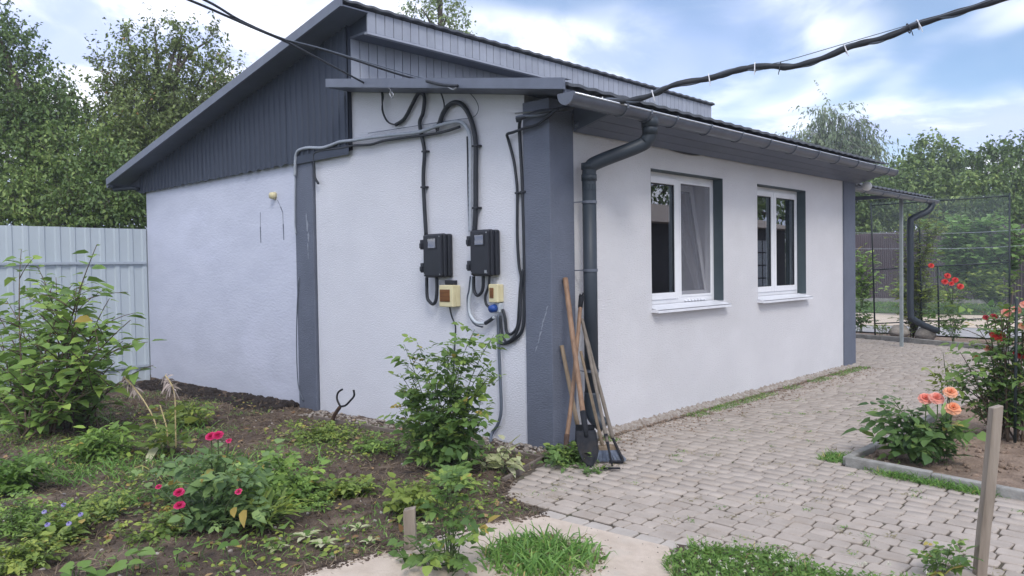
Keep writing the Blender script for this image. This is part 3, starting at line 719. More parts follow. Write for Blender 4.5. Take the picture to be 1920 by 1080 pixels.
cable('cable', [(-0.898, -0.020, 2.519), (-0.896, -0.020, 2.320), (-0.896, -0.020, 2.050), (-0.891, -0.020, 1.715)], .007, 'black_cable', 'thin black cable left of the corrugated conduit above the right meter box', 'cable')
cable('cable', [(-3.597, -0.045, 2.502), (-3.618, -0.045, 2.261), (-3.633, -0.045, 1.914), (-3.615, -0.045, 1.809)], .008, 'grey_conduit', 'thin pale cable down the left edge of the wall pillar', 'cable')
cable('cable', [(-3.589, -0.040, 1.333), (-3.637, -0.040, 0.983), (-3.665, -0.040, 0.572), (-3.649, -0.040, 0.162), (-3.548, -0.040, -0.015)], .006, 'grey_cable', 'thin loose cable hanging beside the lower wall pillar', 'cable')
cable('cable', [(-1.084, -0.030, 2.958), (-0.917, -0.030, 2.916), (-0.801, -0.030, 2.834), (-0.745, -0.030, 2.746), (-0.772, -0.030, 2.684), (-0.857, -0.030, 2.665), (-0.990, -0.030, 2.675), (-1.560, -0.030, 2.698), (-2.289, -0.030, 2.725)], .0035, 'grey_cable', 'very thin wire looping under the roof edge over the grey conduit', 'wire', n=5)
# loops under the meter boxes
cable('cable', [(-1.414, -0.060, 1.327), (-1.412, -0.060, 1.155), (-1.376, -0.060, 1.108), (-1.333, -0.060, 1.090), (-1.296, -0.060, 1.119), (-1.279, -0.060, 1.209), (-1.276, -0.060, 1.327)], .015, 'black_cable', 'black U-shaped cable loop under the left meter box', 'cable')
cable('cable', [(-0.805, -0.060, 1.334), (-0.802, -0.060, 1.218), (-0.764, -0.060, 1.174), (-0.712, -0.060, 1.201), (-0.692, -0.060, 1.259), (-0.690, -0.060, 1.334)], .014, 'black_cable', 'black U-shaped cable loop under the right meter box', 'cable')
p = [(-0.817, -0.055, 1.334), (-0.840, -0.055, 1.218), (-0.868, -0.055, 1.127), (-0.864, -0.055, 1.019), (-0.794, -0.055, 0.949), (-0.691, -0.055, 0.944), (-0.622, -0.055, 0.968), (-0.571, -0.055, 1.001)]
o = cable('conduit', p, .014, 'pale_conduit', 'pale grey conduit curving below the right meter box', 'conduit')
MB().tube(smooth_path([(-0.679, -0.055, 0.944), (-0.634, -0.055, 0.964), (-0.584, -0.055, 0.992)]), .017, 8).build('tape_wrap', 'black_cable', o, smooth=True)
cable('cable', [(-0.871, -0.035, 1.334), (-0.894, -0.035, 1.212), (-0.915, -0.035, 1.143), (-0.899, -0.035, 1.016), (-0.828, -0.035, 0.928), (-0.732, -0.035, 0.910)], .007, 'grey_cable', 'thin cable curving inside the pale conduit under the right meter box', 'cable')
cable('cable', [(-0.619, -0.055, 1.334), (-0.634, -0.055, 1.250), (-0.674, -0.055, 1.166), (-0.662, -0.055, 1.100), (-0.607, -0.055, 1.070)], .011, 'black_cable', 'short black cable from right meter box down to the blue plug', 'cable')
cable('cable', [(-1.148, -0.030, 1.070), (-1.122, -0.030, 0.986), (-1.076, -0.030, 0.900), (-1.086, -0.030, 0.769), (-1.106, -0.030, 0.535), (-1.121, -0.030, 0.206)], .007, 'black_cable', 'thin black cable hanging from larger breaker box into the rose bush', 'cable')
# cables beside the corner pillar
A = [*[(0.144, -0.060, 2.590), (-0.051, -0.060, 2.505), (-0.191, -0.060, 2.491), (-0.324, -0.060, 2.475), (-0.388, -0.060, 2.467)], *[(-0.414, -0.022, 2.432), (-0.358, -0.022, 2.263), (-0.332, -0.022, 2.112), (-0.323, -0.022, 1.996), (-0.330, -0.022, 1.665), (-0.317, -0.022, 1.426), (-0.296, -0.022, 1.323), (-0.310, -0.022, 1.213), (-0.325, -0.022, 1.067), (-0.345, -0.022, 0.929), (-0.412, -0.022, 0.866), (-0.465, -0.022, 0.881), (-0.481, -0.022, 0.993), (-0.510, -0.022, 1.062)]]
cable('cable', A, .012, 'black_cable', 'black cable kinked at the roof corner and looping left of the pillar', 'cable', clips=[A[8]])
B = [*[(0.112, -0.060, 2.586), (-0.105, -0.060, 2.586), (-0.217, -0.060, 2.578), (-0.247, -0.060, 2.549)], *[(-0.290, -0.022, 2.467), (-0.277, -0.022, 2.254), (-0.265, -0.022, 2.000), (-0.260, -0.022, 1.662), (-0.259, -0.022, 1.408), (-0.264, -0.022, 1.170), (-0.281, -0.022, 0.932), (-0.353, -0.022, 0.838), (-0.455, -0.022, 0.790), (-0.535, -0.022, 0.781), (-0.558, -0.022, 0.824), (-0.560, -0.022, 1.008)]]
cable('cable', B, .0135, 'black_cable', 'thicker black cable running down against the pillar edge and looping to socket', 'cable', clips=[B[6]])
cable('cable', [(-0.250, -0.045, 1.387), (-0.270, -0.045, 1.281), (-0.284, -0.045, 1.154), (-0.293, -0.045, 0.984), (-0.348, -0.045, 0.862), (-0.445, -0.045, 0.801), (-0.492, -0.045, 0.868), (-0.513, -0.045, 1.011)], .011, 'black_cable', 'middle black cable of the loops between socket and pillar', 'cable')
cable('conduit', [*[(-0.546, -0.030, 1.018), (-0.551, -0.030, 0.798), (-0.539, -0.030, 0.487), (-0.533, -0.030, 0.241), (-0.572, -0.030, 0.117), (-0.650, -0.030, 0.018)], (-.02 - .55, -.12, -.03)], .013, 'grey_cable', 'grey conduit running from the socket down into the soil', 'conduit')
# wall hook and insulators under the lower roof edge
hk = thing('wire_hook', (-1.595, -0.280, 2.935), 'small steel hook with ring hanging under the lower roof edge', 'hook')
MB().tube(smooth_path([(-1.639, -0.280, 3.018), (-1.594, -0.280, 2.991), (-1.610, -0.280, 2.957), (-1.581, -0.280, 2.919), (-1.557, -0.280, 2.939), (-1.587, -0.280, 2.972)]), .006, 6).build('hook', 'steel', hk, smooth=True)
ins = thing('cable_anchor', (-0.819, -0.310, 2.891), 'dark cable clamp bundle fixed on the lower roof edge', 'clamp')
MB().tube(smooth_path([(-1.053, -0.325, 2.964), (-0.953, -0.325, 2.929), (-0.821, -0.325, 2.889), (-0.675, -0.325, 2.860)]), [.014] * 19, 7).build('clamp_body', 'black_cable', ins, smooth=True)
MB().tube(smooth_path([(-0.789, -0.325, 2.871), (-0.726, -0.325, 2.839), (-0.688, -0.325, 2.849)]), .007, 6).build('clamp_hook', 'steel', ins, smooth=True)
an = thing('corner_anchor', (-0.273, -0.030, 2.623), 'steel eye bolt holding cable bundle at the corner pillar', 'bolt')
MB().tube([(-0.297, -0.060, 2.619), (-0.104, -0.060, 2.603), (-0.022, -0.060, 2.582)], .007, 6).build('bolt', 'steel', an)
# overhead service cables, upper left
L1 = [(-1.573, -3.397, 3.504), (-1.324, -2.750, 3.333), (-1.232, -2.251, 3.229), (-1.483, -1.661, 3.226), (-1.642, -1.259, 3.220), (-1.868, -0.716, 3.182), (-1.987, -0.209, 3.098), (-2.007, -0.091, 3.080)]
cable('overhead_cable', L1, .009, 'black_cable', 'lowest black overhead cable coming from upper left to the roof edge hook', 'cable', n=6)
L2 = [(-1.483, -3.306, 3.628), (-1.251, -2.679, 3.352), (-1.155, -2.177, 3.227), (-1.447, -1.763, 3.243), (-1.582, -1.340, 3.221), (-1.654, -0.855, 3.223), (-1.518, -0.176, 3.112), (-1.374, 0.167, 3.062)]
cable('overhead_cable', L2, .009, 'black_cable', 'upper black overhead cable from upper left to the clamp on the roof edge', 'cable', n=6)
L3 = [(-1.567, -1.326, 3.216), (-1.631, -0.972, 3.231), (-1.559, -0.491, 3.172), (-1.454, -0.046, 3.108), (-1.319, 0.150, 3.059)]
cable('overhead_cable', L3, .005, 'grey_cable', 'thin grey service wire running just above the clamp cable', 'cable', n=5)
# heavy bundle, right
T = [(-0.178, -0.176, 2.541), (-0.014, -0.101, 2.576), (0.165, 0.002, 2.599), (0.300, 0.090, 2.630), (0.405, 0.149, 2.634), (0.585, 0.237, 2.622), (0.746, 0.310, 2.654), (0.886, 0.376, 2.710), (1.103, 0.488, 2.736), (1.307, 0.573, 2.777), (1.475, 0.637, 2.779), (1.618, 0.703, 2.760), (1.796, 0.764, 2.791), (1.983, 0.834, 2.853), (2.162, 0.910, 2.886), (2.362, 1.006, 2.956), (2.555, 1.109, 3.007), (2.745, 1.196, 3.052), (3.033, 1.335, 3.122), (3.572, 1.650, 3.341)]
P_ = smooth_path(T, 8)
tb = MB().tube(P_, [.0165 + .0045 * min(1, i / 60) + .0025 * math.sin(i * .9) for i in range(len(P_))], 8).build('cable_bundle', 'black_cable', None, at=tuple(P_[0]), smooth=True)
tag(tb, 'heavy grey-black cable bundle hanging across the sky from the house corner', 'cable')
off = [Vector((.012 * math.sin(i * .37), .0, .016 * math.cos(i * .37))) for i in range(len(P_))]
MB().tube([p + q for p, q in zip(P_, off)], .0125, 6).build('bundled_cable', 'grey_cable', tb, smooth=True)
MB().tube([p - q for p, q in zip(P_[:90], off[:90])], .010, 6).build('bundled_cable', 'black_cable', tb, smooth=True)
for i in (32, 48, 76, 84, 102, 117, 119, 64):
    c = P_[i]; d = (P_[i+1] - P_[i-1]).normalized(); s = d.cross(Vector((0, 0, 1))).normalized(); u = s.cross(d)
    ring = [c + (s * math.cos(a) + u * math.sin(a)) * .032 for a in [2 * math.pi * j / 12 for j in range(13)]]
    tail = [ring[0], c + s * .05 - u * .03, c + s * .045 - u * .065]
    MB().tube(ring, .004, 5).tube(tail, .003, 5).build('cable_tie', 'tie_white' if i not in (84, 117) else 'black_cable', tb)
W_ = [(1.430, 0.608, 2.782), (1.613, 0.672, 2.803), (1.965, 0.790, 2.869), (2.287, 0.934, 2.941), (2.750, 1.173, 3.062), (3.572, 1.637, 3.353)]
cable('support_wire', W_, .0028, 'grey_cable', 'thin straight steel wire carrying the heavy cable bundle', 'wire', n=5)

# ================================================================== garden tools leaning at the corner
def tube_handle(pts, r0, r1, m, parent, name='handle'):
    P = smooth_path(pts, 8); n = len(P)
    return MB().tube(P, [r0 + (r1 - r0) * i / (n - 1) + .0007 * math.sin(i * 1.9) for i in range(n)], 10).build(name, m, parent, smooth=True)
# spade with black blade (tallest, thick orange-brown handle)
top = Vector((0.045, 0.119, 1.311)); bl = Vector((0.603, -0.312, 0.020)); soc = Vector((0.384, -0.122, 0.261))
d = (top - bl).normalized()
t = thing('spade', tuple(bl), 'black-bladed spade with long thick orange-brown handle leaning on the corner pillar', 'spade', 'garden tools leaning at the house corner')
sock = bl + d * .37
tube_handle([top, top + (sock - top) * .5 + Vector((-.006, .004, 0)), sock - d * .10], .0215, .019, 'handle_wood', t)
side = d.cross(Vector((.80, -.60, 0))).normalized(); nrm = side.cross(d)
if nrm.dot(Vector((0.8, -0.6, 0))) < 0: nrm = -nrm
mb = MB(); rows = [(0.0, .022), (.035, .052), (.09, .070), (.16, .076), (.225, .074), (.245, .070)]
for (s_, w) in rows:
    for k in range(7):
        u = -1 + k / 3.0
        mb.v.append(tuple(bl + d * (s_ + .02 * (1 - u * u) * (0 if s_ > .05 else -1)) + side * (w * u) + nrm * (.022 * u * u - .010 + (.02 if s_ > .2 else 0) * (1 - abs(u)))))
for i in range(len(rows) - 1):
    for k in range(6):
        a = i * 7 + k; mb.f.append((a, a + 1, a + 8, a + 7))
o = mb.build('blade', 'tool_steel', t, smooth=True); s_ = o.modifiers.new('solid', 'SOLIDIFY'); s_.thickness = .003
MB().tube([bl + d * .20 + nrm * .006, bl + d * .28 + nrm * .004, sock + d * .02], [.014, .022, .0225], 10).build('socket', 'tool_steel', t, smooth=True)
mb = MB(); mb.bar(sock - d * .12, sock + d * .015, .006, .05, nrm); mb.build('socket_strap', 'tool_steel', t)
# shorter shovel handle behind the spade
top = Vector((0.045, 0.063, 0.790)); bot = Vector((0.325, -0.034, 0.000))
t = thing('shovel', tuple(bot), 'short pale-handled shovel mostly hidden behind the black spade blade', 'shovel', 'garden tools leaning at the house corner')
d = (top - bot).normalized()
tube_handle([top, bot + d * .22], .016, .017, 'handle_pale', t)
MB().prism([bot + Vector((-.06, -.03, .0)), bot + Vector((.05, .06, .0)), bot + Vector((.06, .07, .20)) + d * .02, bot + Vector((-.05, -.02, .20)) + d * .02], (-.004, .004, 0)).build('blade', 'tool_steel', t)
# digging bar / hoe standing head up
top = Vector((0.110, 0.227, 1.125)); bot = Vector((0.358, -0.298, 0.000))
t = thing('pickaxe_handle', tuple(bot), 'weathered tool leaning with dark head up and brown iron point in the weeds', 'tool', 'garden tools leaning at the house corner')
d = (top - bot).normalized()
tube_handle([bot + d * .16, bot + d * .55 + Vector((.01, 0, 0)), top], .017, .0155, 'handle_wood', t)
MB().tube([bot, bot + d * .06, bot + d * .20], [.008, .016, .0205], 8).build('iron_point', 'rusty_steel', t, smooth=True)
mb = MB(); q = top + d * .0
mb.tube([q - d * .05, q + d * .05], [.019, .022], 8); mb.tube([q + d * .03, q + d * .07 + Vector((.01, -.035, 0))], [.012, .006], 6); mb.tube([q + d * .03, q + d * .075 + Vector((-.01, .03, 0))], [.012, .006], 6)
mb.build('iron_head', 'tool_steel', t, smooth=True)
# broom
top = Vector((0.150, 0.169, 0.741)); hd = Vector((0.550, -0.095, 0.085))
t = thing('broom', (hd.x, hd.y, 0), 'push broom with wooden block and blue-grey bristles standing on the pavers', 'broom', 'garden tools leaning at the house corner')
tube_handle([top, hd + Vector((0, 0, .02))], .0115, .013, 'handle_pale', t)
ax = Vector((.70, .71, 0)); nn = Vector((.71, -.70, 0))
hc = hd + ax * .025
MB().prism([hc - ax * .055 - nn * .02, hc + ax * .075 - nn * .02, hc + ax * .075 + nn * .025 - Vector((0, 0, .008)), hc - ax * .055 + nn * .025 - Vector((0, 0, .008))], (0, 0, .03)).build('block', 'handle_pale', t, bev=.005)
mb = MB()
for i in range(34):
    for j in range(4):
        a = hc + ax * (-.05 + .12 * i / 33) + nn * (-.012 + .01 * j)
        b = a + ax * (.09 * (i / 33 - .30) + random.uniform(-.008, .008)) + nn * (.025 + .012 * j) - Vector((0, 0, hc.z + .0))
        b.z = .008 + .01 * random.random()
        mb.tube([a, a * .5 + b * .5 + nn * .006, b], .0032, 4)
tag(mb.build('bristles', 'bristle', t), kind='stuff')
# long pole with hooked end
top = Vector((0.150, 0.187, 0.994)); mid = Vector((0.601, -0.040, 0.160)); tip = Vector((0.708, -0.081, 0.015))
t = thing('hook_pole', tuple(tip), 'longest grey pole crossing the downpipe with a curved hook at its foot', 'pole', 'garden tools leaning at the house corner')
tube_handle([top, top * .5 + mid * .5, mid], .0125, .0145, 'handle_grey', t)
MB().tube(smooth_path([mid + (top - mid).normalized() * .05, mid, mid * .4 + tip * .6 + Vector((.006, .006, 0)), tip + Vector((.004, .004, .008)), tip - ax * .03, tip - ax * .09 + Vector((0, 0, .004))], 5), .0105, 8).build('hook', 'tool_steel', t, smooth=True)
# hoe
top = Vector((0.165, 0.187, 0.936)); tip = Vector((0.765, -0.266, 0.012))
t = thing('hoe', tuple(tip), 'grey-handled hoe with flat iron blade resting on the pavers in front of the broom', 'hoe', 'garden tools leaning at the house corner')
d = (top - tip).normalized()
tube_handle([top, tip + d * .2], .0125, .0135, 'handle_grey', t)
MB().tube([tip + d * .26, tip + d * .12, tip + d * .02], [.0155, .008, .006], 8).build('neck', 'tool_steel', t, smooth=True)
MB().prism([tip + Vector((-.075, -.045, .004)), tip + Vector((.035, .035, .004)), tip + Vector((.05, .02, .0)), tip + Vector((-.055, -.07, .0))], (0, 0, .005)).build('blade', 'tool_steel', t)
# forked rod in the soil
b0 = Vector((-2.361, -0.450, -0.051)); f0 = Vector((-2.230, -0.450, 0.131))
t = thing('forked_rod', tuple(b0), 'dark rusty rod with Y-shaped fork stuck in the soil by the wall', 'fork')
MB().tube(smooth_path([b0 - Vector((.02, 0, .06)), b0 + Vector((.01, 0, .06)), f0]), [.020] * 6 + [.018] * 6 + [.014], 8).build('shaft', 'rusty_steel', t, smooth=True)
MB().tube(smooth_path([f0, *[(-2.281, -0.450, 0.196), (-2.261, -0.450, 0.258), (-2.190, -0.450, 0.295)]]), .0095, 7).build('prong', 'tool_steel', t, smooth=True)
MB().tube(smooth_path([f0, *[(-2.143, -0.450, 0.151), (-2.056, -0.450, 0.210), (-2.004, -0.450, 0.255), (-2.010, -0.450, 0.308)]]), .0095, 7).build('prong', 'tool_steel', t, smooth=True)
# wooden stakes
def stake(a, b, w, h, label):
    a, b = Vector(a), Vector(b)
    mb = MB(); d = (b - a); n = 6; s = Vector((.72, .69, 0)); u = Vector((.69, -.72, 0))
    for i in range(n + 1):
        c = a + d * i / n + Vector((random.uniform(-.002, .002), random.uniform(-.002, .002), 0))
        for (p, q) in ((-1, -1), (1, -1), (1, 1), (-1, 1)):
            mb.v.append(tuple(c + s * p * w / 2 + u * q * h / 2 + Vector((0, 0, .006 * p if i == n else 0))))
    for i in range(n):
        for k in range(4):
            x, y = i * 4 + k, i * 4 + (k + 1) % 4; mb.f.append((x, y, y + 4, x + 4))
    mb.f += [(3, 2, 1, 0), tuple(n * 4 + k for k in range(4))]
    return tag(mb.build('wooden_stake', 'stake_wood', None, at=tuple(a), bev=.003), label, 'stake')
stake((.893, -2.14, -.12), (0.894, -2.140, 0.207), .058, .05, 'short weathered wooden stake among the young rose leaves by the concrete path')
stake((3.059, -0.655, -0.050), (3.124, -0.640, 0.759), .046, .038, 'tall leaning wooden stake in front of the right rose bed')

# ================================================================== soil, paths, pavers
def inpoly(x, y, P):
    x = np.asarray(x, float); y = np.asarray(y, float); r = np.zeros(x.shape, bool); n = len(P)
    for i in range(n):
        x0, y0 = P[i][:2]; x1, y1 = P[(i + 1) % n][:2]
        c = ((y0 > y) != (y1 > y)) & (x < (x1 - x0) * (y - y0) / ((y1 - y0) if y1 != y0 else 1e-9) + x0)
        r ^= c
    return r
PATH_L = [(0.781, -3.035, 0.000), (0.753, -2.739, 0.000), (0.783, -2.472, 0.000), (0.839, -2.128, 0.000), (0.862, -1.745, 0.000), (0.947, -1.458, 0.000), (1.022, -1.319, 0.000)]
PAVE_L = [(.542, -1.169), (.40, -.95), (.30, -.60), (.215, -.34), (.13, -.29), (.10, -.03)]
HARD = [(p[0], p[1]) for p in PATH_L] + PAVE_L + [(12, -.03), (12, -12), (PATH_L[0][0], -12)]
def terrain(name, x0, x1, y0, y1, step, zf, m, mask=None, kind='structure', drop=-.09):
    nx = int((x1 - x0) / step) + 1; ny = int((y1 - y0) / step) + 1
    X, Y = np.meshgrid(np.linspace(x0, x1, nx), np.linspace(y0, y1, ny), indexing='ij')
    Z = zf(X, Y)
    if mask is not None: Z = np.where(mask(X, Y), drop, Z)
    V = np.stack([X, Y, Z], -1).reshape(-1, 3)
    i, j = np.meshgrid(np.arange(nx - 1), np.arange(ny - 1), indexing='ij'); a = (i * ny + j).ravel()
    return tag(np_mesh(name, V, [np.stack([a, a + ny, a + ny + 1, a + 1], -1)], m, smooth=True), kind=kind)
def soil_z(X, Y):
    return gz(X, Y) + .07 * fbm(X * 1.3, Y * 1.3, 3) + .055 * fbm(X * 6, Y * 6, 11) + .03 * fbm(X * 19, Y * 19, 5, 3) + .03 * np.exp(-((Y + .12) / .16) ** 2) * (X < -3.7)
terrain('flower_bed', -8.0, 1.9, -5.2, .02, .022, soil_z, 'soil', lambda X, Y: inpoly(X, Y, HARD) | (Y > 0.0))
sheet('paving_base', [(.09, -.30), (.2, -.33), (.30, -.60), (.52, -1.17), (1.0, -1.32), (7, -1.2), (7, 9.0), (3, 9.0), (.4, 9.9), (-3.6, 11.3), (-3.6, WY), (.09, WY)], -.009, 'joint_sand')
# concrete path: a slab with a thickness and a slightly worn edge
pp = [(p[0], p[1]) for p in PATH_L] + [(1.25, -1.30), (1.84, -1.265), (2.05, -1.52), (2.6, -2.4), (3.4, -3.6), (3.0, -4.6), (1.2, -4.6)]
mb = MB(); mb.prism([(x, y, -.10) for (x, y) in pp], (0, 0, .104)); tag(mb.build('concrete_path', 'concrete_path', bev=.006), kind='structure')
# pavers in wavering courses across the yard
pave = tag(bpy.data.objects.new('paving', None), kind='structure'); _finish(pave, None, (0, 0, 0))
def paver_mesh(L, Wd, seed):
    r = random.Random(seed); mb = MB(); H = .035
    def ring(sx, sy, z, j):
        c = .011; pts = []
        for (px, py) in ((-sx, -sy + c), (-sx + c, -sy), (sx - c, -sy), (sx, -sy + c), (sx, sy - c), (sx - c, sy), (-sx + c, sy), (-sx, sy - c)):
            pts.append((px, py, z))
        return pts
    t = [(r.uniform(-.006, .006), r.uniform(-.006, .006)) for _ in range(4)]
    def jig(pts, k):
        return [(p[0] + t[i // 2][0] * k, p[1] + t[i // 2][1] * k, p[2] + r.uniform(-.0012, .0012)) for i, p in enumerate(pts)]
    a, b = L / 2, Wd / 2
    R = [jig(ring(a - .004, b - .004, 0, 0), 1), jig(ring(a - .0005, b - .0005, -.004, 0), 1), jig(ring(a, b, -H, 0), 1)]
    for q in R: mb.v += q
    mb.f.append(tuple(range(8)))
    for k in (0, 1):
        for i in range(8):
            x, y = k * 8 + i, k * 8 + (i + 1) % 8; mb.f.append((x, x + 8, y + 8, y))
    return mb
LENS = (.088, .118, .160); CW = .104
PM = {}
for li, L in enumerate(LENS):
    for s in range(4):
        me = bpy.data.meshes.new('paver'); q = paver_mesh(L - .007, CW - .009, li * 10 + s)
        me.from_pydata(q.v, [], q.f); me.materials.append(MATS['paver_stone']); me.update(); PM[(li, s)] = (me, np.array(q.v), q.f)
MP = bpy.data.meshes.new('paver'); q = paver_mesh(.15, .10, 77); MP.from_pydata(q.v, [], q.f); MP.materials.append(MATS['paver_pale']); MP.update()
placed = []
y = -1.16; ci = 0
while y < 11.2:
    if y < 6.30:
        xl = np.interp(y, [-1.17, -.95, -.60, -.34, -.29, -.1, 6.3], [.60, .44, .33, .25, .17, .12, .115])
    else: xl = -3.5
    xr = 4.6 if y < .86 else (1.83 if y < 6.1 else 4.0)
    x = xl + random.uniform(0, .03)
    while x < xr:
        li = random.choices((0, 1, 2), (1, 2, 2))[0]; L = LENS[li]
        cx, cy = x + L / 2, y + .030 * math.sin(x * 1.7 + y * .5) + .006 * math.sin(x * 5.3 + ci * .7)
        if y > 8 and cy > 10.30 - (cx + 1.5) * .377: break
        v = Vector((cx, cy, 0)) - Vector((3.9428, -4.5668, 0))
        if not (cx > 3.55 and cy > -.2): placed.append((v.length, cx, cy, li, random.randrange(4)))
        x += L
    y += CW; ci += 1
placed.sort()
far_V, far_F4, far_F8, far_r, kk = [], [], [], [], 0
for n_, (dist, cx, cy, li, s) in enumerate(placed):
    me, vv, ff = PM[(li, s)]
    rz = random.uniform(-.025, .025); dz = random.uniform(-.002, .002); tx, ty = random.uniform(-.006, .006), random.uniform(-.006, .006)
    vis = cx < 3.3
    if n_ < 300:
        o = bpy.data.objects.new('paver', me); col.objects.link(o); o.parent = pave
        o.location = (cx, cy, dz); o.rotation_euler = (tx, ty, rz)
    else:
        c, s_ = math.cos(rz), math.sin(rz)
        w = np.stack([vv[:, 0] * c - vv[:, 1] * s_ + cx, vv[:, 0] * s_ + vv[:, 1] * c + cy, vv[:, 2] + dz + tx * vv[:, 1] - ty * vv[:, 0]], -1)
        far_V.append(w); far_r.append(np.full(24, random.random()))
        far_F8.append(np.arange(8) + kk); far_F4.append(np.array(ff[1:]) + kk); kk += 24
tag(np_mesh('pavers_farther_off', np.concatenate(far_V), [np.array(far_F8), np.concatenate(far_F4)], 'paver_stone', pave, rnd=np.concatenate(far_r)), kind='stuff')
for i in range(9):                                     # pale row along the concrete path
    o = bpy.data.objects.new('edge_paver', MP); col.objects.link(o); o.parent = pave
    o.location = (1.08 + i * .155, -1.262 + .012 * i * .6 + random.uniform(-.008, .008), random.uniform(-.003, .003)); o.rotation_euler = (0, 0, random.uniform(-.06, .06))
# kerbs of the right rose bed and the bed itself
def kerb(name, pts, w, h, m, label, cat, seglen=.5):
    t = thing(name, (pts[0][0], pts[0][1], 0), label, cat)
    for i in range(len(pts) - 1):
        a, b = Vector((*pts[i], 0)), Vector((*pts[i+1], 0)); n = max(1, round((b - a).length / seglen))
        for k in range(n):
            p, q = a + (b - a) * (k / n), a + (b - a) * ((k + 1) / n); d = (q - p).normalized() * .003
            z = h / 2 - .03 + random.uniform(-.006, .006)
            MB().bar(p + d + Vector((0, 0, z)), q - d + Vector((0, 0, z + random.uniform(-.004, .004))), w, h + .06).build('kerb_block', m, t, bev=.008)
    return t
kerb('kerb', [(1.90, 2.9), (1.895, .915), (3.6, .66)], .055, .055, 'kerb_concrete', 'low pale concrete kerb around the right rose bed', 'kerb', .55)
bed2 = terrain('rose_bed', 1.86, 7.0, .60, 6.0, .04, lambda X, Y: .02 + .05 * fbm(X * 4, Y * 4, 9) + .025 * fbm(X * 13, Y * 13, 2), 'soil_dry', lambda X, Y: (Y < .93 - (X - 1.9) * .15) | (X < 1.92))
kerb('kerb', [(-3.6, 11.2), (-1.52, 10.43), (-.35, 9.98), (.7, 9.58), (2.6, 8.9)], .07, .07, 'kerb_concrete', 'grey concrete kerb at the back of the paved yard', 'kerb', .6)
# timber edging beside the gable wall
for a, b, lab in (((-2.75, -.40, -.06), (.20, -.335, -.01), 'low weathered timber edging parallel to the gable wall'), ((.205, -.36, -.005), (.36, -.93, -.02), 'short timber edging between soil and the pavers by the tools')):
    tag(MB().bar(a, b, .022, .07).build('edging_board', 'edging_wood', None, at=a, bev=.004), lab, 'edging')
# back yard
def strip(name, P, z, m): return sheet(name, [(p[0], p[1]) for p in P], z, m)
sheet('back_yard', [(-40, 6.6), (14, 6.6), (14, 60), (-40, 60)], -.06, 'soil_dry')
strip('yard_paving', [(-3.566, 12.232, 0.000), (3.007, 11.648, 0.000), (2.743, 16.191, 0.000), (-4.581, 14.505, 0.000)], -.030, 'yard_pave')
strip('yard_path', [(-4.114, 13.459, 0.000), (2.830, 14.693, 0.000), (2.571, 19.141, 0.000), (-6.023, 17.736, 0.000)], -.022, 'yard_path')
strip('yard_lawn', [(-6.080, 17.862, 0.000), (2.559, 19.353, 0.000), (2.158, 26.254, 0.000), (-9.116, 24.663, 0.000)], -.018, 'lawn')

# ================================================================== vegetation library
TM = {
 'ovate': (np.array([(0,0,0),(.25,-.42,.10),(.25,0,0),(.25,.42,.10),(.62,-.36,.09),(.62,0,.0),(.62,.36,.09),(1,0,0)]), [np.array([(0,2,1),(0,3,2),(4,5,7),(5,6,7)]), np.array([(1,2,5,4),(2,3,6,5)])]),
 'heart': (np.array([(.10,0,0),(.30,0,-.01),(.55,0,-.01),(.80,0,0),(1,0,0),(0,-.20,.03),(.08,-.42,.05),(.30,-.52,.06),(.55,-.42,.05),(.80,-.20,.02),(0,.20,.03),(.08,.42,.05),(.30,.52,.06),(.55,.42,.05),(.80,.20,.02)]),
           [np.array([(0,6,5),(0,10,11),(3,4,9),(3,14,4)]), np.array([(0,1,7,6),(1,2,8,7),(2,3,9,8),(1,0,11,12),(2,1,12,13),(3,2,13,14)])]),
 'rhomb': (np.array([(0,0,0),(.42,-.5,.16),(1,0,0),(.42,.5,.16)]), [np.array([(0,2,1),(0,3,2)])]),
 'blade': (np.array([(0,-.5,0),(0,.5,0),(.35,-.45,0),(.35,.45,0),(.7,-.32,0),(.7,.32,0),(1,0,0)]), [np.array([(4,5,6)]), np.array([(0,1,3,2),(2,3,5,4)])]),
}
def unit(a): return a / np.maximum(np.linalg.norm(a, axis=-1, keepdims=True), 1e-9)
def leaves(name, P, D, U, L, Wd, m, parent=None, at=(0, 0, 0), tmpl='ovate', droop=.15, rnd=None, smooth=True):
    P = np.asarray(P, float); D = unit(np.asarray(D, float)); S = unit(np.cross(D, np.asarray(U, float))); U = np.cross(S, D)
    T, F = TM[tmpl]; n = len(P); k = len(T)
    L = np.broadcast_to(L, (n,)); Wd = np.broadcast_to(Wd, (n,)); droop = np.broadcast_to(droop, (n,))
    u, v, w = T[:, 0][None, :, None], T[:, 1][None, :, None], T[:, 2][None, :, None]
    V = P[:, None] + u * (L[:, None] * D)[:, None] + v * (Wd[:, None] * S)[:, None] + w * (Wd[:, None] * U)[:, None] - (u * u) * (droop * L)[:, None, None] * np.array([0, 0, 1.0])
    base = (np.arange(n) * k)[:, None, None]
    faces = [(f[None] + base).reshape(-1, f.shape[1]) for f in F]
    if rnd is None: rnd = RNG.random(n)
    return np_mesh(name, V.reshape(-1, 3), faces, m, parent, at, np.repeat(np.clip(rnd, 0, .999), k), smooth)
def rdir(n, up=0.0): 
    d = RNG.normal(size=(n, 3)); d[:, 2] += up; return unit(d)
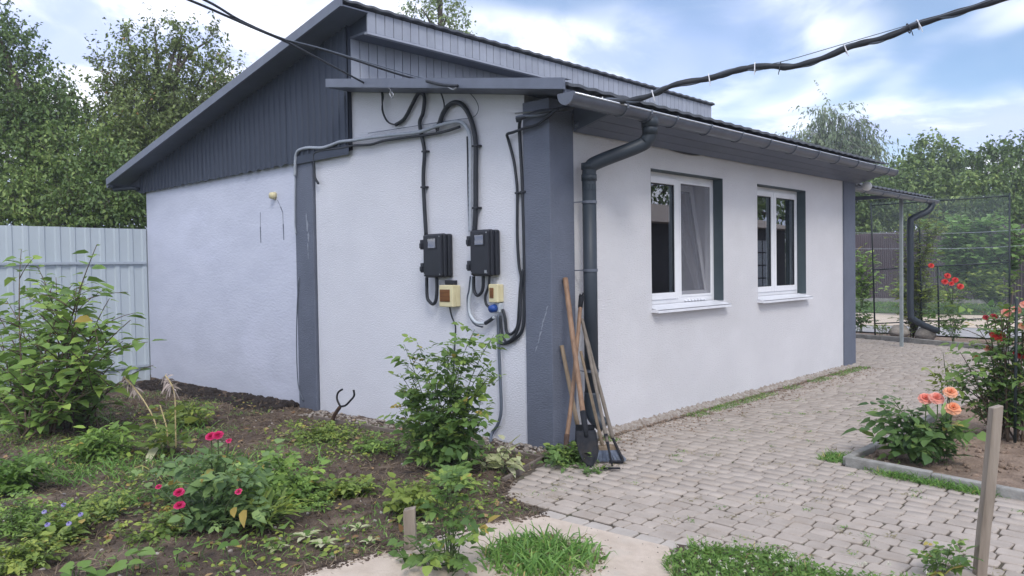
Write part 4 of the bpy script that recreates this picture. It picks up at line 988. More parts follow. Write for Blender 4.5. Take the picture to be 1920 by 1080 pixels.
def bush(name, at, tips, leaf, L, label, category, kind='simple', group=None, t0=.2, spacing=.05, r=.006, shoots=3, shoot_len=.22, stem='stem_green', spread=.05, ratio=.62, bow=.12, upness=.6, tmpl='ovate', droop=.2, gap=0.0):
    """stems from the base to given tips, side shoots, and leaves (simple or rose-like pinnate) along them"""
    L = L * 1.32
    if kind == 'rose': ratio *= 1.2
    t = thing(name, at, label, category, group)
    at = Vector(at); LP, LD, LU, LL, LR = [], [], [], [], []
    for tip in tips:
        tip = Vector(tip); b = at + Vector((random.uniform(-spread, spread), random.uniform(-spread, spread), -.02))
        out = Vector((tip.x - b.x, tip.y - b.y, 0)); h = tip.z - b.z
        ctrl = b + Vector((out.x * .35, out.y * .35, h * .62)) + Vector((random.uniform(-1, 1), random.uniform(-1, 1), 0)) * bow * .4 * (h + out.length)
        n = 14
        main = [b * (1-s)**2 + ctrl * 2*s*(1-s) + tip * s*s for s in [i / n for i in range(n + 1)]]
        mb = MB().tube(main, [r * (1 - .72 * i / n) for i in range(n + 1)], 6)
        lines = [(main, t0)]
        for k in range(shoots):
            s = random.uniform(max(.18, t0 - .1), .9); i = int(s * n); p = main[i]
            d = Vector((random.gauss(0, 1), random.gauss(0, 1), 0)).normalized() + Vector((0, 0, random.uniform(.2, 1.1)))
            ln = shoot_len * random.uniform(.5, 1.15)
            e = p + d.normalized() * ln; c = p * .5 + e * .5 + Vector((0, 0, .12 * ln))
            sh = [p * (1-q)**2 + c * 2*q*(1-q) + e * q*q for q in (0, .25, .5, .75, 1)]
            mb.tube(sh, [r * .5, r * .4, r * .35, r * .3, r * .2], 5); lines.append((sh, .15))
        mb.build('stem', stem, t, smooth=True)
        for (ln_, s0) in lines:
            acc = 0; tot = sum((ln_[i+1] - ln_[i]).length for i in range(len(ln_) - 1)); az = random.uniform(0, 6.28)
            nl = max(2, int(tot * (1 - s0) / spacing))
            for k in range(nl):
                if random.random() < gap: continue
                s = s0 + (1 - s0) * (k + random.uniform(.1, .9)) / nl; f = s * (len(ln_) - 1); i = min(int(f), len(ln_) - 2)
                p = ln_[i].lerp(ln_[i+1], f - i); ax = (ln_[i+1] - ln_[i]).normalized(); az += 2.4 + random.uniform(-.4, .4)
                d = Vector((math.cos(az), math.sin(az), random.uniform(-.15, upness))) + ax * random.uniform(.1, .5); d.normalize()
                up = (Vector((0, 0, 1)) + Vector((random.gauss(0, .35), random.gauss(0, .35), 0))).normalized()
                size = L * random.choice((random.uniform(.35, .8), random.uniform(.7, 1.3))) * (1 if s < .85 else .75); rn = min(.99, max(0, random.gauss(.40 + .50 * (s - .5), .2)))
                if kind == 'simple':
                    q = p + d * size * .25; LP.append(q); LD.append(d); LU.append(up); LL.append(size); LR.append(rn)
                else:
                    sd = d.cross(up).normalized(); rl = size * 1.25
                    dr = Vector((0, 0, -1))
                    for (fr, sg, sz) in ((.40, -1, .78), (.40, 1, .78), (.72, -1, .92), (.72, 1, .92), (1.0, 0, 1.08)):
                        q = p + d * rl * fr + dr * rl * .16 * fr * fr
                        ld = (d * (1.0 if sg == 0 else .45) + sd * sg * .85 + dr * random.uniform(.0, .35)).normalized()
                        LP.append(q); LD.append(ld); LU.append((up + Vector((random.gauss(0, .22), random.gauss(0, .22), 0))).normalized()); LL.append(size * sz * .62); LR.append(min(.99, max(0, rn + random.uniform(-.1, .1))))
    LL = np.array(LL)
    o = leaves('foliage', np.array(LP), np.array(LD), np.array(LU), LL, LL * ratio, leaf, t, tmpl=tmpl, rnd=np.array(LR), droop=droop + RNG.normal(0, .16, len(LL)))
    tag(o, kind='stuff')
    return t
def flower(parent, c, R, m, n_rings=(3, 5, 6, 7), axis=(0, 0, 1), name='flower', openness=1.0):
    """double rose: rings of cupped petals"""
    c = Vector(c); ax = Vector(axis).normalized(); e1 = ax.cross(Vector((.3, .9, .1))).normalized(); e2 = ax.cross(e1)
    V, F, rr = [], [], []
    nr = len(n_rings)
    for ri, np_ in enumerate(n_rings):
        f = ri / max(1, nr - 1); tilt = math.radians(12 + 66 * f * openness); ln = R * (.62 + .42 * f); wd = R * (.42 + .28 * f)
        for k in range(np_):
            a = 2 * math.pi * (k + .5 * (ri % 2)) / np_ + random.uniform(-.2, .2); rad = e1 * math.cos(a) + e2 * math.sin(a); tan = ax.cross(rad)
            tl = tilt + random.uniform(-.12, .12); b0 = len(V); rv = min(.99, max(0, .25 + .5 * f + random.uniform(-.25, .25)))
            for i in range(4):
                s = i / 3; cur = tl * (.45 + .75 * s)
                pt = c + rad * (ln * s * math.sin(cur) + R * .03) + ax * (ln * s * math.cos(cur) - R * .35)
                for j in (-1, 0, 1):
                    w = wd * math.sin(math.pi * min(.92, .12 + .62 * s)) * j
                    V.append(tuple(pt + tan * w - (rad * .28 - ax * .10) * abs(j) * wd * (1 - .6 * s) * .5)); rr.append(rv)
            for i in range(3):
                for j in range(2):
                    q = b0 + i * 3 + j; F.append((q, q + 1, q + 4, q + 3))
    o = np_mesh(name, np.array(V), [np.array(F)], m, parent, rnd=np.array(rr), smooth=True)
    return o
def stalk(parent, a, b, r=.004, m='stem_green'):
    a, b = Vector(a), Vector(b); c = a * .5 + b * .5 + Vector((random.uniform(-.02, .02), random.uniform(-.02, .02), 0))
    return MB().tube(smooth_path([a, c, b], 4), r, 5).build('flower_stalk', m, parent, smooth=True)
def tuft(name, P, h, m, label=None, cat=None, n=None, w=.005, lean=.55, dr=.5, kind='stuff', parent=None):
    P = np.asarray(P, float); k = len(P)
    D = rdir(k) * lean; D[:, 2] = np.abs(D[:, 2]) * .3 + 1
    hh = h * (.45 + .75 * RNG.random(k))
    o = leaves(name, P, D, rdir(k, .2), hh, w * (.7 + .6 * RNG.random(k)), m, parent, tmpl='blade', droop=dr * (.4 + RNG.random(k)))
    return tag(o, label, cat, kind=kind)
def scatter(x0, x1, y0, y1, n, zf=None, keep=None):
    X = RNG.uniform(x0, x1, n); Y = RNG.uniform(y0, y1, n)
    if keep is not None:
        k = keep(X, Y); X, Y = X[k], Y[k]
    Z = zf(X, Y) if zf is not None else np.zeros(len(X))
    return np.stack([X, Y, Z], -1)
def tree(name, base, trunk_r, clumps, nleaf, leaf_len, m, label, bark='bark', up=.6, shoot=.55, per=14, droop=.25, ratio=.6, group='trees behind the plot', lean=0.4, fill=2.0):
    """clumps: (x,y,z,radius). Limbs run to every clump; leafy shoots fill the clump volumes"""
    t = thing(name, base, label, 'tree', group)
    C = np.array(clumps, float); base = Vector(base)
    top = C[np.argmax(C[:, 2])]; cen = Vector(C[:, :3].mean(0))
    P = smooth_path([base, base + Vector((.05, .03, (cen.z - base.z) * .45)), cen, Vector(top[:3])], 6); n = len(P)
    MB().tube(P, [trunk_r * (1 - .9 * i / (n - 1)) for i in range(n)], 9).build('trunk', bark, t, smooth=True)
    for c in C:
        s = P[int(n * random.uniform(.35, .7))]; e = Vector(c[:3]); md = s.lerp(e, .5) + Vector((0, 0, .15 * (e - s).length))
        MB().tube(smooth_path([s, md, e], 4), [trunk_r * .38 * (1 - .75 * i / 8) for i in range(9)], 6).build('limb', bark, t, smooth=True)
    w = C[:, 3] ** fill; w = w / w.sum(); ns = nleaf // per
    idx = RNG.choice(len(C), ns, p=w)
    dirs = rdir(ns); rad = RNG.random(ns) ** .42
    S = C[idx, :3] + dirs * (rad * C[idx, 3])[:, None] * np.array([1, 1, .92])
    sd = dirs * .8 + RNG.normal(size=(ns, 3)) * .45; sd[:, 2] += up; sd = unit(sd)
    ln = shoot * (.5 + .9 * RNG.random(ns))
    E = S + sd * ln[:, None]
    # twigs
    a = unit(np.cross(sd, RNG.normal(size=(ns, 3)))); b = np.cross(sd, a); tw = leaf_len * .06
    V = np.concatenate([S + a * tw, S - a * tw * .5 + b * tw * .87, S - a * tw * .5 - b * tw * .87, E], 1).reshape(-1, 3)
    q = (np.arange(ns) * 4)[:, None]
    np_mesh('twigs', V, [np.concatenate([q + np.array([[0, 1, 3]]), q + np.array([[1, 2, 3]]), q + np.array([[2, 0, 3]])])], bark, t)['kind'] = 'stuff'
    tt = np.linspace(.08, 1, per)[None, :, None] + RNG.uniform(-.03, .03, (ns, per, 1))
    LP = (S[:, None] + (E - S)[:, None] * tt); LP = LP + RNG.normal(size=LP.shape) * leaf_len * .35
    LD = sd[:, None] * .5 + RNG.normal(size=LP.shape) * .7; LD[..., 2] -= lean
    U = RNG.normal(size=LP.shape) * .55; U[..., 2] += 1
    tone = RNG.normal(.42, .13, len(C))[idx][:, None] + RNG.normal(0, .10, ns)[:, None] + RNG.normal(0, .15, (ns, per))
    L = leaf_len * (.65 + .7 * RNG.random((ns, per)))
    o = leaves('crown', LP.reshape(-1, 3), LD.reshape(-1, 3), U.reshape(-1, 3), L.ravel(), L.ravel() * ratio, m, t, tmpl='rhomb', droop=droop, rnd=np.clip(tone, 0, .93).ravel() if m != 'leaf_tree_red' else np.clip(tone + .0, 0, 1).ravel(), smooth=False)
    o['kind'] = 'stuff'
    return t

# ================================================================== left metal fence
fence = thing('metal_fence', (XL, -2, -.2), 'pale blue-grey corrugated metal fence with two horizontal rails', 'fence')
XFN = XL - .03
y = .12; k = 0
while y > -5.0:
    mb = MB(); yy = y; pts = []
    for j in range(6):
        for (u, d) in ((0, 0), (.55, 0), (.64, 1), (.91, 1)): pts.append((yy - u * .19, d * .018))
        yy -= .19
    pts.append((yy, 0))
    for (py, pd) in pts:
        mb.v += [(XFN - .002 * (k % 2) + pd, py, -.22), (XFN - .002 * (k % 2) + pd, py, 2.05 + .004 * (k % 2))]
    for i in range(len(pts) - 1): mb.f.append((2*i, 2*i + 1, 2*i + 3, 2*i + 2))
    mb.build('fence_sheet', 'fence_metal', fence); y = yy + .004; k += 1
for z in (1.555, .055): MB().box((XFN + .020, -5.0, z - .018), (XFN + .045, -.02, z + .018)).build('rail', 'fence_rail', fence, bev=.003)
for yy in (-.05, -2.5, -4.9): MB().box((XFN - .06, yy - .03, -.3), (XFN - .004, yy + .03, 2.0)).build('post', 'fence_rail', fence)

# ================================================================== trees
def cl(P, rad): return [(p[0], p[1], p[2], r) for p, r in zip(P, rad)]
tree('broadleaf_tree', (-12.643, -0.256, 0.161), .17, cl([(-13.429, -0.271, 5.270), (-14.091, -0.942, 4.154), (-12.489, 0.036, 4.207), (-12.350, -0.417, 3.310), (-11.357, 0.253, 3.267), (-13.583, -0.392, 5.992), (-10.546, 0.454, 2.693), (-15.700, -1.034, 5.880), (-11.522, -0.484, 2.528), (-13.017, 0.382, 4.787), (-12.603, 0.473, 4.020), (-13.229, -0.384, 4.510), (-11.215, 0.368, 2.689)], [.62, 1.2, .62, .85, .75, .5, .55, 1.1, .6, .4, .6, .7, .6]), 44000, .078, 'leaf_tree', 'dense dark green tree at the left edge behind the metal fence', shoot=.45)
spires = cl([(-12.596, 1.087, 5.504), (-12.517, 1.145, 5.027), (-12.224, 1.128, 4.458), (-12.459, 1.516, 6.116), (-12.320, 1.491, 5.575), (-12.135, 1.508, 4.967), (-12.145, 1.959, 6.244), (-12.039, 1.902, 5.701), (-11.792, 1.839, 5.065), (-11.546, 1.773, 4.392), (-11.740, 2.346, 6.257), (-11.653, 2.273, 5.746), (-11.411, 2.205, 5.109), (-11.207, 2.098, 4.437), (-11.424, 2.781, 6.117), (-11.362, 2.683, 5.604), (-11.164, 2.574, 4.967), (-11.041, 2.392, 4.346), (-11.322, 3.139, 5.656), (-11.206, 2.956, 5.193), (-11.066, 2.796, 4.719), (-11.638, 1.402, 4.205), (-11.500, 1.234, 3.561), (-11.162, 1.699, 3.668), (-11.684, 1.065, 3.767), (-11.071, 1.348, 3.027), (-10.967, 2.031, 3.882), (-11.328, 0.968, 3.123)], [.15, .22, .3, .14, .22, .3, .15, .22, .32, .4, .14, .22, .32, .42, .15, .24, .3, .36, .13, .2, .25, .5, .6, .6, .5, .6, .42, .55])
tree('pear_tree', (-11.644, 1.801, 0.053), .13, spires, 30000, .076, 'leaf_tree_red', 'open-crowned fruit tree with upright shoots beside the roof slope', up=1.2, shoot=.42, fill=2.0)
tree('hedge_tree', (-10.142, 0.226, 0.984), .08, cl([(-11.067, -0.606, 2.450), (-10.259, -0.115, 2.332), (-9.607, 0.371, 2.358), (-9.728, 0.682, 2.692), (-11.959, -1.179, 2.480), (-10.582, 0.431, 3.020)], [.45, .42, .38, .36, .5, .4]), 15000, .075, 'leaf_tree', 'low leafy tree just above the metal fence by the house corner')
tree('garden_tree', (-14.350, 11.128, 0.488), .16, cl([(-14.708, 11.107, 9.451), (-14.112, 11.670, 9.274), (-14.419, 11.427, 10.678), (-13.870, 11.880, 8.694)], [.45, .5, .8, .4]), 2600, .11, 'leaf_tree_pale', 'sparse treetop showing above the upper roof ridge', up=1.0)
tree('birch_tree', (-13.743, 40.716, -0.664), .22, cl([(-14.921, 39.927, 8.759), (-14.148, 40.708, 9.975), (-12.918, 41.861, 9.333), (-13.580, 41.191, 8.268), (-12.354, 42.366, 8.396), (-14.354, 40.419, 7.361), (-12.902, 41.793, 7.022)], [.8, .8, .8, 1.3, .6, 1.4, 1.4]), 12000, .20, 'leaf_birch', 'pale weeping birch above the far end of the gutter', 'bark_birch', up=-1.1, shoot=1.5, droop=.6, ratio=.45)
tree('broadleaf_tree', (-7.508, 36.997, -0.417), .3, cl([(-7.553, 37.195, 6.349), (-8.394, 36.360, 5.456), (-6.700, 37.981, 5.551), (-7.513, 35.778, 4.324), (-8.430, 34.907, 4.471), (-6.593, 36.642, 3.925)], [.95, .9, .9, 1.4, 1.1, 1.4]), 15000, .20, 'leaf_tree', 'round dark tree in the right background beyond the brown fence', shoot=.6)
tree('broadleaf_tree', (-3.559, 32.477, -0.175), .25, cl([(-3.913, 32.335, 5.310), (-2.883, 33.325, 5.507), (-1.850, 34.296, 5.047), (-3.967, 30.854, 4.027), (-3.044, 31.731, 3.901), (-2.118, 32.592, 3.244), (-3.258, 30.104, 2.802)], [.8, .85, 1.1, .8, 1.2, 1.3, 1.2]), 16000, .17, 'leaf_tree', 'tall green tree at the right edge of the background', shoot=.55)
tree('broadleaf_tree', (-8.071, 30.933, -0.188), .2, cl([(-8.437, 30.738, 4.127), (-7.760, 31.367, 3.647), (-7.083, 31.997, 3.167), (-8.939, 30.238, 3.555), (-8.092, 31.022, 2.839)], [.9, 1.0, 1.0, 1.0, 1.0]), 10000, .17, 'leaf_tree', 'dark tree behind the canopy and brown fence', shoot=.6)
tree('broadleaf_tree', (-21.422, 54.108, -1.313), .25, cl([(-24.445, 51.487, 6.146), (-22.061, 53.733, 5.273), (-19.682, 56.003, 5.223), (-26.521, 49.476, 5.368)], [3, 3, 3, 3]), 6000, .35, 'leaf_tree', 'distant tree mass hidden mostly by the house', shoot=1.2)

# ================================================================== background right: brown fence, mesh screen, vines
bf = thing('brown_fence', (-5.2, 24.2, 0), 'dark brown profiled metal fence across the far garden', 'fence')
A_, B_ = Vector((-8.819, 28.110, 0.000)), Vector((0.589, 23.085, 0.000)); n = 26
for i in range(n):
    p, q = A_.lerp(B_, i / n), A_.lerp(B_, (i + 1) / n + .0006); d = (q - p); nr = Vector((d.y, -d.x, 0)).normalized()
    mb = MB(); pts = []
    for j in range(4):
        for (u, h) in ((0, 0), (.5, 0), (.6, .04), (.9, .04)): pts.append(p + d * ((j + u) / 4) + nr * h)
    pts.append(q)
    for s in pts: mb.v += [(s.x, s.y, -.06), (s.x, s.y, 2.52)]
    for j in range(len(pts) - 1): mb.f.append((2*j, 2*j + 2, 2*j + 3, 2*j + 1))
    mb.build('fence_sheet', 'brown_fence', bf)
sc_ = thing('mesh_screen', (-1.198, 10.531, 0.008), 'black tubular frame with fine garden netting behind the paved yard', 'screen')
fr = {}
for nm, P in (('p1', [(-1.243, 10.577, 2.511), (-1.169, 10.559, 0.008)]), ('p3', [(0.944, 10.731, 2.530), (0.962, 10.652, -0.144)])):
    fr[nm] = [Vector(p) for p in P]
    MB().tube([P[0], P[1]], .015, 8).build('post', 'frame_black', sc_, smooth=True)
for s in (.02, .50, .90):
    a, b = fr['p1'][0].lerp(fr['p1'][1], s), fr['p3'][0].lerp(fr['p3'][1], s * .87)
    MB().tube([a, b], .011, 7).build('rail', 'frame_black', sc_, smooth=True)
a, b, c, d = fr['p1'][0], fr['p3'][0], fr['p3'][0].lerp(fr['p3'][1], .80), fr['p1'][0].lerp(fr['p1'][1], .90)
m1, m2_ = a.lerp(b, .70), d.lerp(c, .70)
MB().prism([a, m1, m2_, d], (.001, .001, 0)).build('net', 'garden_net', sc_)
MB().prism([m1 + Vector((.01, .01, 0)), b, c, m2_ + Vector((.01, .01, 0))], (.001, .001, 0)).build('net', 'garden_net', sc_)
for px in (.37, .50):
    p, q = a.lerp(b, px), d.lerp(c, px); q = q + (q - p) * .10
    p = p.lerp(q, .22 if px < .4 else .5)
    MB().tube([p, q], .016, 7).build('post', 'frame_black', sc_, smooth=True)
bush('climbing_vine', (-0.563, 10.720, -0.052), [(-0.663, 10.708, 2.284), (-0.457, 10.772, 2.419), (-0.287, 10.797, 2.476), (-0.245, 10.962, 2.076), (-0.729, 10.621, 1.605), (-0.351, 10.705, 1.595), (-0.654, 10.668, 0.922), (-0.277, 10.752, 0.922), (-0.801, 10.709, 2.096), (-0.483, 10.700, 1.116), (-0.153, 10.784, 2.399)], 'leaf_yellow', .085, 'yellow-green vine climbing the mesh screen beside the rear downpipe', 'vine', t0=.04, spacing=.030, shoots=26, shoot_len=.32, upness=.3, stem='stem_brown', r=.01)
bush('grape_vine', (-1.760, 20.381, 0.329), [(-2.374, 19.873, 2.526), (-2.103, 20.139, 2.746), (-1.557, 20.657, 2.659), (-1.005, 20.486, 2.474), (-0.524, 20.245, 2.226), (-2.316, 19.909, 1.997), (-1.828, 20.103, 2.132), (-1.215, 20.268, 1.963), (-2.202, 19.991, 1.242), (-1.531, 19.950, 1.528), (-0.780, 19.976, 1.512), (-2.532, 19.692, 1.701), (-0.260, 20.476, 1.645), (-2.427, 19.816, 2.376), (-1.719, 20.495, 2.437), (-0.731, 20.038, 1.943)], 'leaf_vine', .17, 'bright green grape vine spreading over the far fence', 'vine', t0=.15, spacing=.06, shoots=34, shoot_len=.75, upness=.3, stem='stem_brown', r=.02, ratio=.9)
bush('dark_shrub', (-1.187, 19.538, 0.155), [(-1.816, 18.961, 0.815), (-1.505, 19.268, 1.096), (-1.089, 19.665, 1.087), (-0.672, 20.058, 0.935), (-1.294, 19.454, 0.660), (-0.877, 19.849, 0.580)], 'leaf_bed', .14, 'dark shrub under the grape vine', 'shrub', t0=.1, spacing=.06, shoots=18, shoot_len=.5, r=.015)
bush('leafy_shrub', (-2.282, 12.969, 0.436), [(-2.366, 12.933, 1.660), (-2.241, 13.057, 1.797), (-2.138, 13.148, 1.597), (-2.423, 12.866, 1.312), (-2.110, 13.160, 1.189), (-2.303, 12.972, 1.077), (-2.192, 13.068, 0.783)], 'leaf_shrub', .13, 'green upright shrub between the house corner and the brown fence', 'shrub', t0=.05, spacing=.07, shoots=9, shoot_len=.4, r=.012)
bush('low_shrub', (-2.852, 17.951, 0.262), [(-3.375, 17.465, 0.633), (-3.064, 17.768, 0.770), (-2.751, 18.063, 0.691), (-2.491, 18.310, 0.614), (-3.218, 17.610, 0.486), (-2.282, 18.506, 0.538), (-1.865, 18.901, 0.457)], 'leaf_bed', .12, 'low green growth along the foot of the brown fence', 'shrub', t0=.05, spacing=.045, shoots=14, shoot_len=.4, spread=.9, r=.01)
rb = bush('rose_bush', (-1.561, 10.878, 0.067), [(-1.610, 10.851, 0.602), (-1.506, 10.952, 0.651), (-1.653, 10.802, 0.398), (-1.445, 11.002, 0.445), (-1.564, 10.890, 0.498)], 'leaf_rose', .10, 'small rose bush by the far corner of the house', 'rose bush', 'rose', t0=.1, spacing=.07, shoots=4, shoot_len=.25)
bush('low_plant', (-1.014, 10.433, 0.074), [(-1.071, 10.383, 0.222), (-1.001, 10.452, 0.260), (-0.951, 10.497, 0.190)], 'leaf_bed', .06, 'low green plant in the bed at the foot of the mesh screen', 'plant', t0=.05, spacing=.03, shoots=8, shoot_len=.12, spread=.1)
rr_ = bush('rose_bush', (0.119, 10.544, -0.001), [(0.013, 10.469, 0.746), (0.113, 10.571, 0.930), (0.249, 10.695, 0.741), (-0.052, 10.397, 0.468), (0.218, 10.651, 0.369), (0.083, 10.521, 0.326)], 'leaf_rose', .10, 'rose bush with a cluster of red flowers in front of the mesh screen', 'rose bush', 'rose', t0=.1, spacing=.07, shoots=5, shoot_len=.25)
for q, R in zip([(0.086, 10.415, 1.157), (0.053, 10.381, 1.056), (0.180, 10.503, 1.081), (0.275, 10.451, 0.972), (0.134, 10.456, 1.017), (-0.152, 10.332, 1.336)], (.05, .052, .05, .052, .042, .045)): flower(rr_, q, R, 'petal_red', (3, 5, 6), (.3, -.7, .5)); stalk(rr_, (0.115, 10.563, 0.651), q)
P0 = [(-0.747, 10.551, 0.127), (-0.310, 10.552, 0.090)]
for q in P0:
    P = [(q[0], q[1], q[2] - .14 + .26 * i / 8) for i in range(9)]
    tag(MB().tube(P, [.06 + .12 * math.sin(math.pi * (i + .6) / 9.4) + random.uniform(-.012, .012) for i in range(9)], 11).build('boulder', 'stone', None, at=(q[0], q[1], 0), smooth=True), 'rounded brown stone %s the vine at the yard kerb' % ('left of' if q == P0[0] else 'right of'), 'stone')
tag(MB().bar((-9.028, 24.466, 0.030), (2.236, 24.913, 0.030), .12, .16).build('far_kerb', 'kerb_concrete', None, at=(-5.105, 25.418, 0.000)), 'pale kerb line at the foot of the brown fence', 'kerb')
# clothes lines behind the house corner
for z, lab in ((2.02, 'upper'), (1.70, 'lower')):
    cable('clothes_line', [(-3.0, 9.4, z), (-.6, 13.5, z - .04), (1.2, 13.0, z)], .0035, 'pale_conduit', lab + ' thin pale clothes line across the back yard', 'clothes line', n=5)

# ================================================================== shed and trees across the yard (mirrored in the window panes)
sh = thing('garden_shed', (9.5, 14, 0), 'dark garden shed with beige tiled roof across the yard, seen mirrored in the windows', 'shed')
MB().box((7.6, 12.5, -.05), (11.5, 21.5, 2.62)).build('wall', 'shed_wall', sh)
mb = MB(); mb.add([(7.1, 12.0, 2.55), (12.0, 12.0, 2.55), (12.0, 22.0, 2.55), (7.1, 22.0, 2.55), (9.55, 14.0, 3.35), (9.55, 20.0, 3.35)], [(0, 1, 4), (1, 2, 5, 4), (2, 3, 5), (3, 0, 4, 5), (3, 2, 1, 0)]); mb.build('roof', 'shed_roof', sh)
dr_ = MB().box((7.55, 18.7, .0), (7.585, 20.6, 2.3)).build('glazed_door', 'shed_wall', sh)
for i in range(2):
    for k in range(5): MB().box((7.53, 18.78 + i * .91, .12 + k * .42), (7.5495, 19.60 + i * .91, .49 + k * .42)).build('pane', 'pale_conduit', dr_)
tree('shade_tree', (15, 20, -.3), .3, [(15, 20, 5, 2.2), (13, 22, 4.2, 2), (17, 19, 4.5, 2.2), (12, 25, 4.6, 2.2), (19, 23, 5, 2.5), (9, 24, 4, 2), (6, 30, 4.5, 2.5), (11, 30, 6, 3), (15, 32, 6, 3), (8, 34, 6, 3), (18, 28, 6.5, 3), (11, 27, 2.5, 2), (7, 27, 2, 2), (14, 26, 2.2, 2)], 16000, .25, 'leaf_tree', 'tree behind the garden shed, seen mirrored in the windows')

# ================================================================== garden plants
zs_ = lambda x, y: float(soil_z(np.array([x]), np.array([y]))[0])
def on_soil(p): return (p[0], p[1], zs_(p[0], p[1]))
bush('mock_orange', on_soil((-4.45, -2.25)), [(-5.836, -2.100, 1.683), (-3.502, -2.100, 1.666), (-2.775, -2.100, 1.018), (-4.674, -2.100, 1.376), (-6.540, -2.100, 1.133), (-3.243, -2.100, 1.187), (-7.760, -2.100, 1.249), (-3.980, -2.100, 1.299), (-5.276, -2.100, 1.489), (-8.682, -2.100, 0.810), (-5.517, -2.100, 0.979), (-4.311, -2.100, 0.964), (-3.467, -2.100, 0.804), (-6.381, -2.100, 0.585), (-8.481, -2.100, 0.104), (-4.842, -2.100, 0.513), (-3.625, -2.100, 0.506), (-3.160, -2.100, 0.636), (-5.682, -2.100, 1.263), (-4.450, -2.100, 1.167), (-3.788, -2.100, 1.031), (-2.963, -2.100, 0.831), (-4.983, -2.100, 0.831), (-6.130, -2.100, 0.900), (-6.816, -2.100, 0.749), (-4.185, -2.100, 0.663), (-5.560, -2.100, 0.576), (-3.366, -2.100, 0.433), (-3.923, -2.100, 0.282), (-4.703, -2.100, 0.203), (-5.808, -2.100, 0.090), (-6.901, -2.100, 0.043), (-3.051, -2.100, 0.462), (-5.039, -2.100, 1.158), (-6.417, -2.100, 0.275), (-7.590, -2.100, 0.514)], 'leaf_shrub', .125, 'large leafy green shrub in front of the grey metal fence', 'shrub', t0=.10, spacing=.055, shoots=7, shoot_len=.42, r=.011, spread=.35, upness=.35, stem='stem_brown', droop=.3, ratio=.66)
# rose bush by the wall
b0 = on_soil((-.22, -.93))
bush('rose_bush', b0, [(-0.697, -0.900, 0.839), (-0.539, -0.900, 0.860), (-0.301, -0.900, 0.773), (-0.129, -0.900, 0.807), (0.081, -0.900, 0.982), (0.267, -0.900, 0.954), (0.170, -0.900, 0.743), (-0.749, -0.900, 0.613), (0.256, -0.900, 0.696), (-0.789, -0.900, 0.364), (0.225, -0.900, 0.477), (-0.435, -0.900, 0.639), (-0.063, -0.900, 0.595), (-0.565, -0.900, 0.389), (0.067, -0.900, 0.386), (-0.264, -0.900, 0.423), (-0.635, -0.900, 0.140), (0.115, -0.900, 0.172), (-0.195, -0.900, 0.886), (-0.450, -0.900, 0.127), (-0.101, -0.900, 0.177), (-0.682, -0.900, 0.699), (0.024, -0.900, 0.824), (-0.211, -0.900, 0.276), (0.010, -0.900, 0.230), (-0.508, -0.900, 0.237), (-0.760, -0.900, 0.245), (0.196, -0.900, 0.329), (-0.319, -0.900, 0.571), (-0.624, -0.900, 0.503), (0.097, -0.900, 0.536), (-0.160, -0.900, 0.055), (-0.453, -0.900, 0.008), (0.112, -0.900, 0.061), (-0.670, -0.900, 0.014)], 'leaf_rose', .085, 'tall green rose bush without flowers against the white gable wall', 'rose bush', 'rose', t0=.10, spacing=.055, shoots=5, shoot_len=.20, r=.006, spread=.12)
# pink rose bush
c0 = on_soil((-.32, -2.62))
pk = bush('rose_bush', c0, [(-0.264, -2.600, 0.389), (-1.001, -2.600, 0.208), (-1.259, -2.600, 0.131), (-0.610, -2.600, 0.336), (-0.015, -2.600, 0.370), (0.213, -2.600, 0.324), (0.343, -2.600, 0.184), (-1.271, -2.600, -0.045), (-0.856, -2.600, 0.002), (-0.029, -2.600, 0.107), (-0.473, -2.600, 0.264), (-0.147, -2.600, 0.201), (-1.110, -2.600, -0.185), (-0.559, -2.600, -0.002), (0.202, -2.600, 0.085)], 'leaf_rose_blue', .085, 'low rose bush with crimson-pink flowers in the left flower bed', 'rose bush', 'rose', t0=.08, spacing=.05, shoots=4, shoot_len=.2, spread=.12)
for q, R in zip([*[(-0.285, -2.600, 0.485), (-0.206, -2.600, 0.502), (-0.076, -2.600, 0.488)], *[(0.025, -2.920, 0.298), (0.027, -2.920, 0.231)], *[(-0.529, -2.800, 0.197), (0.418, -2.800, 0.348)]], (.032, .030, .016, .026, .027, .017, .017)):
    flower(pk, q, R, 'petal_pink', (4, 6, 7, 7) if R > .02 else (3, 4, 4), (.35, -.4, .9), openness=.8); stalk(pk, (c0[0] * .4 + q[0] * .6, c0[1] * .4 + q[1] * .6, q[2] * .45), q)
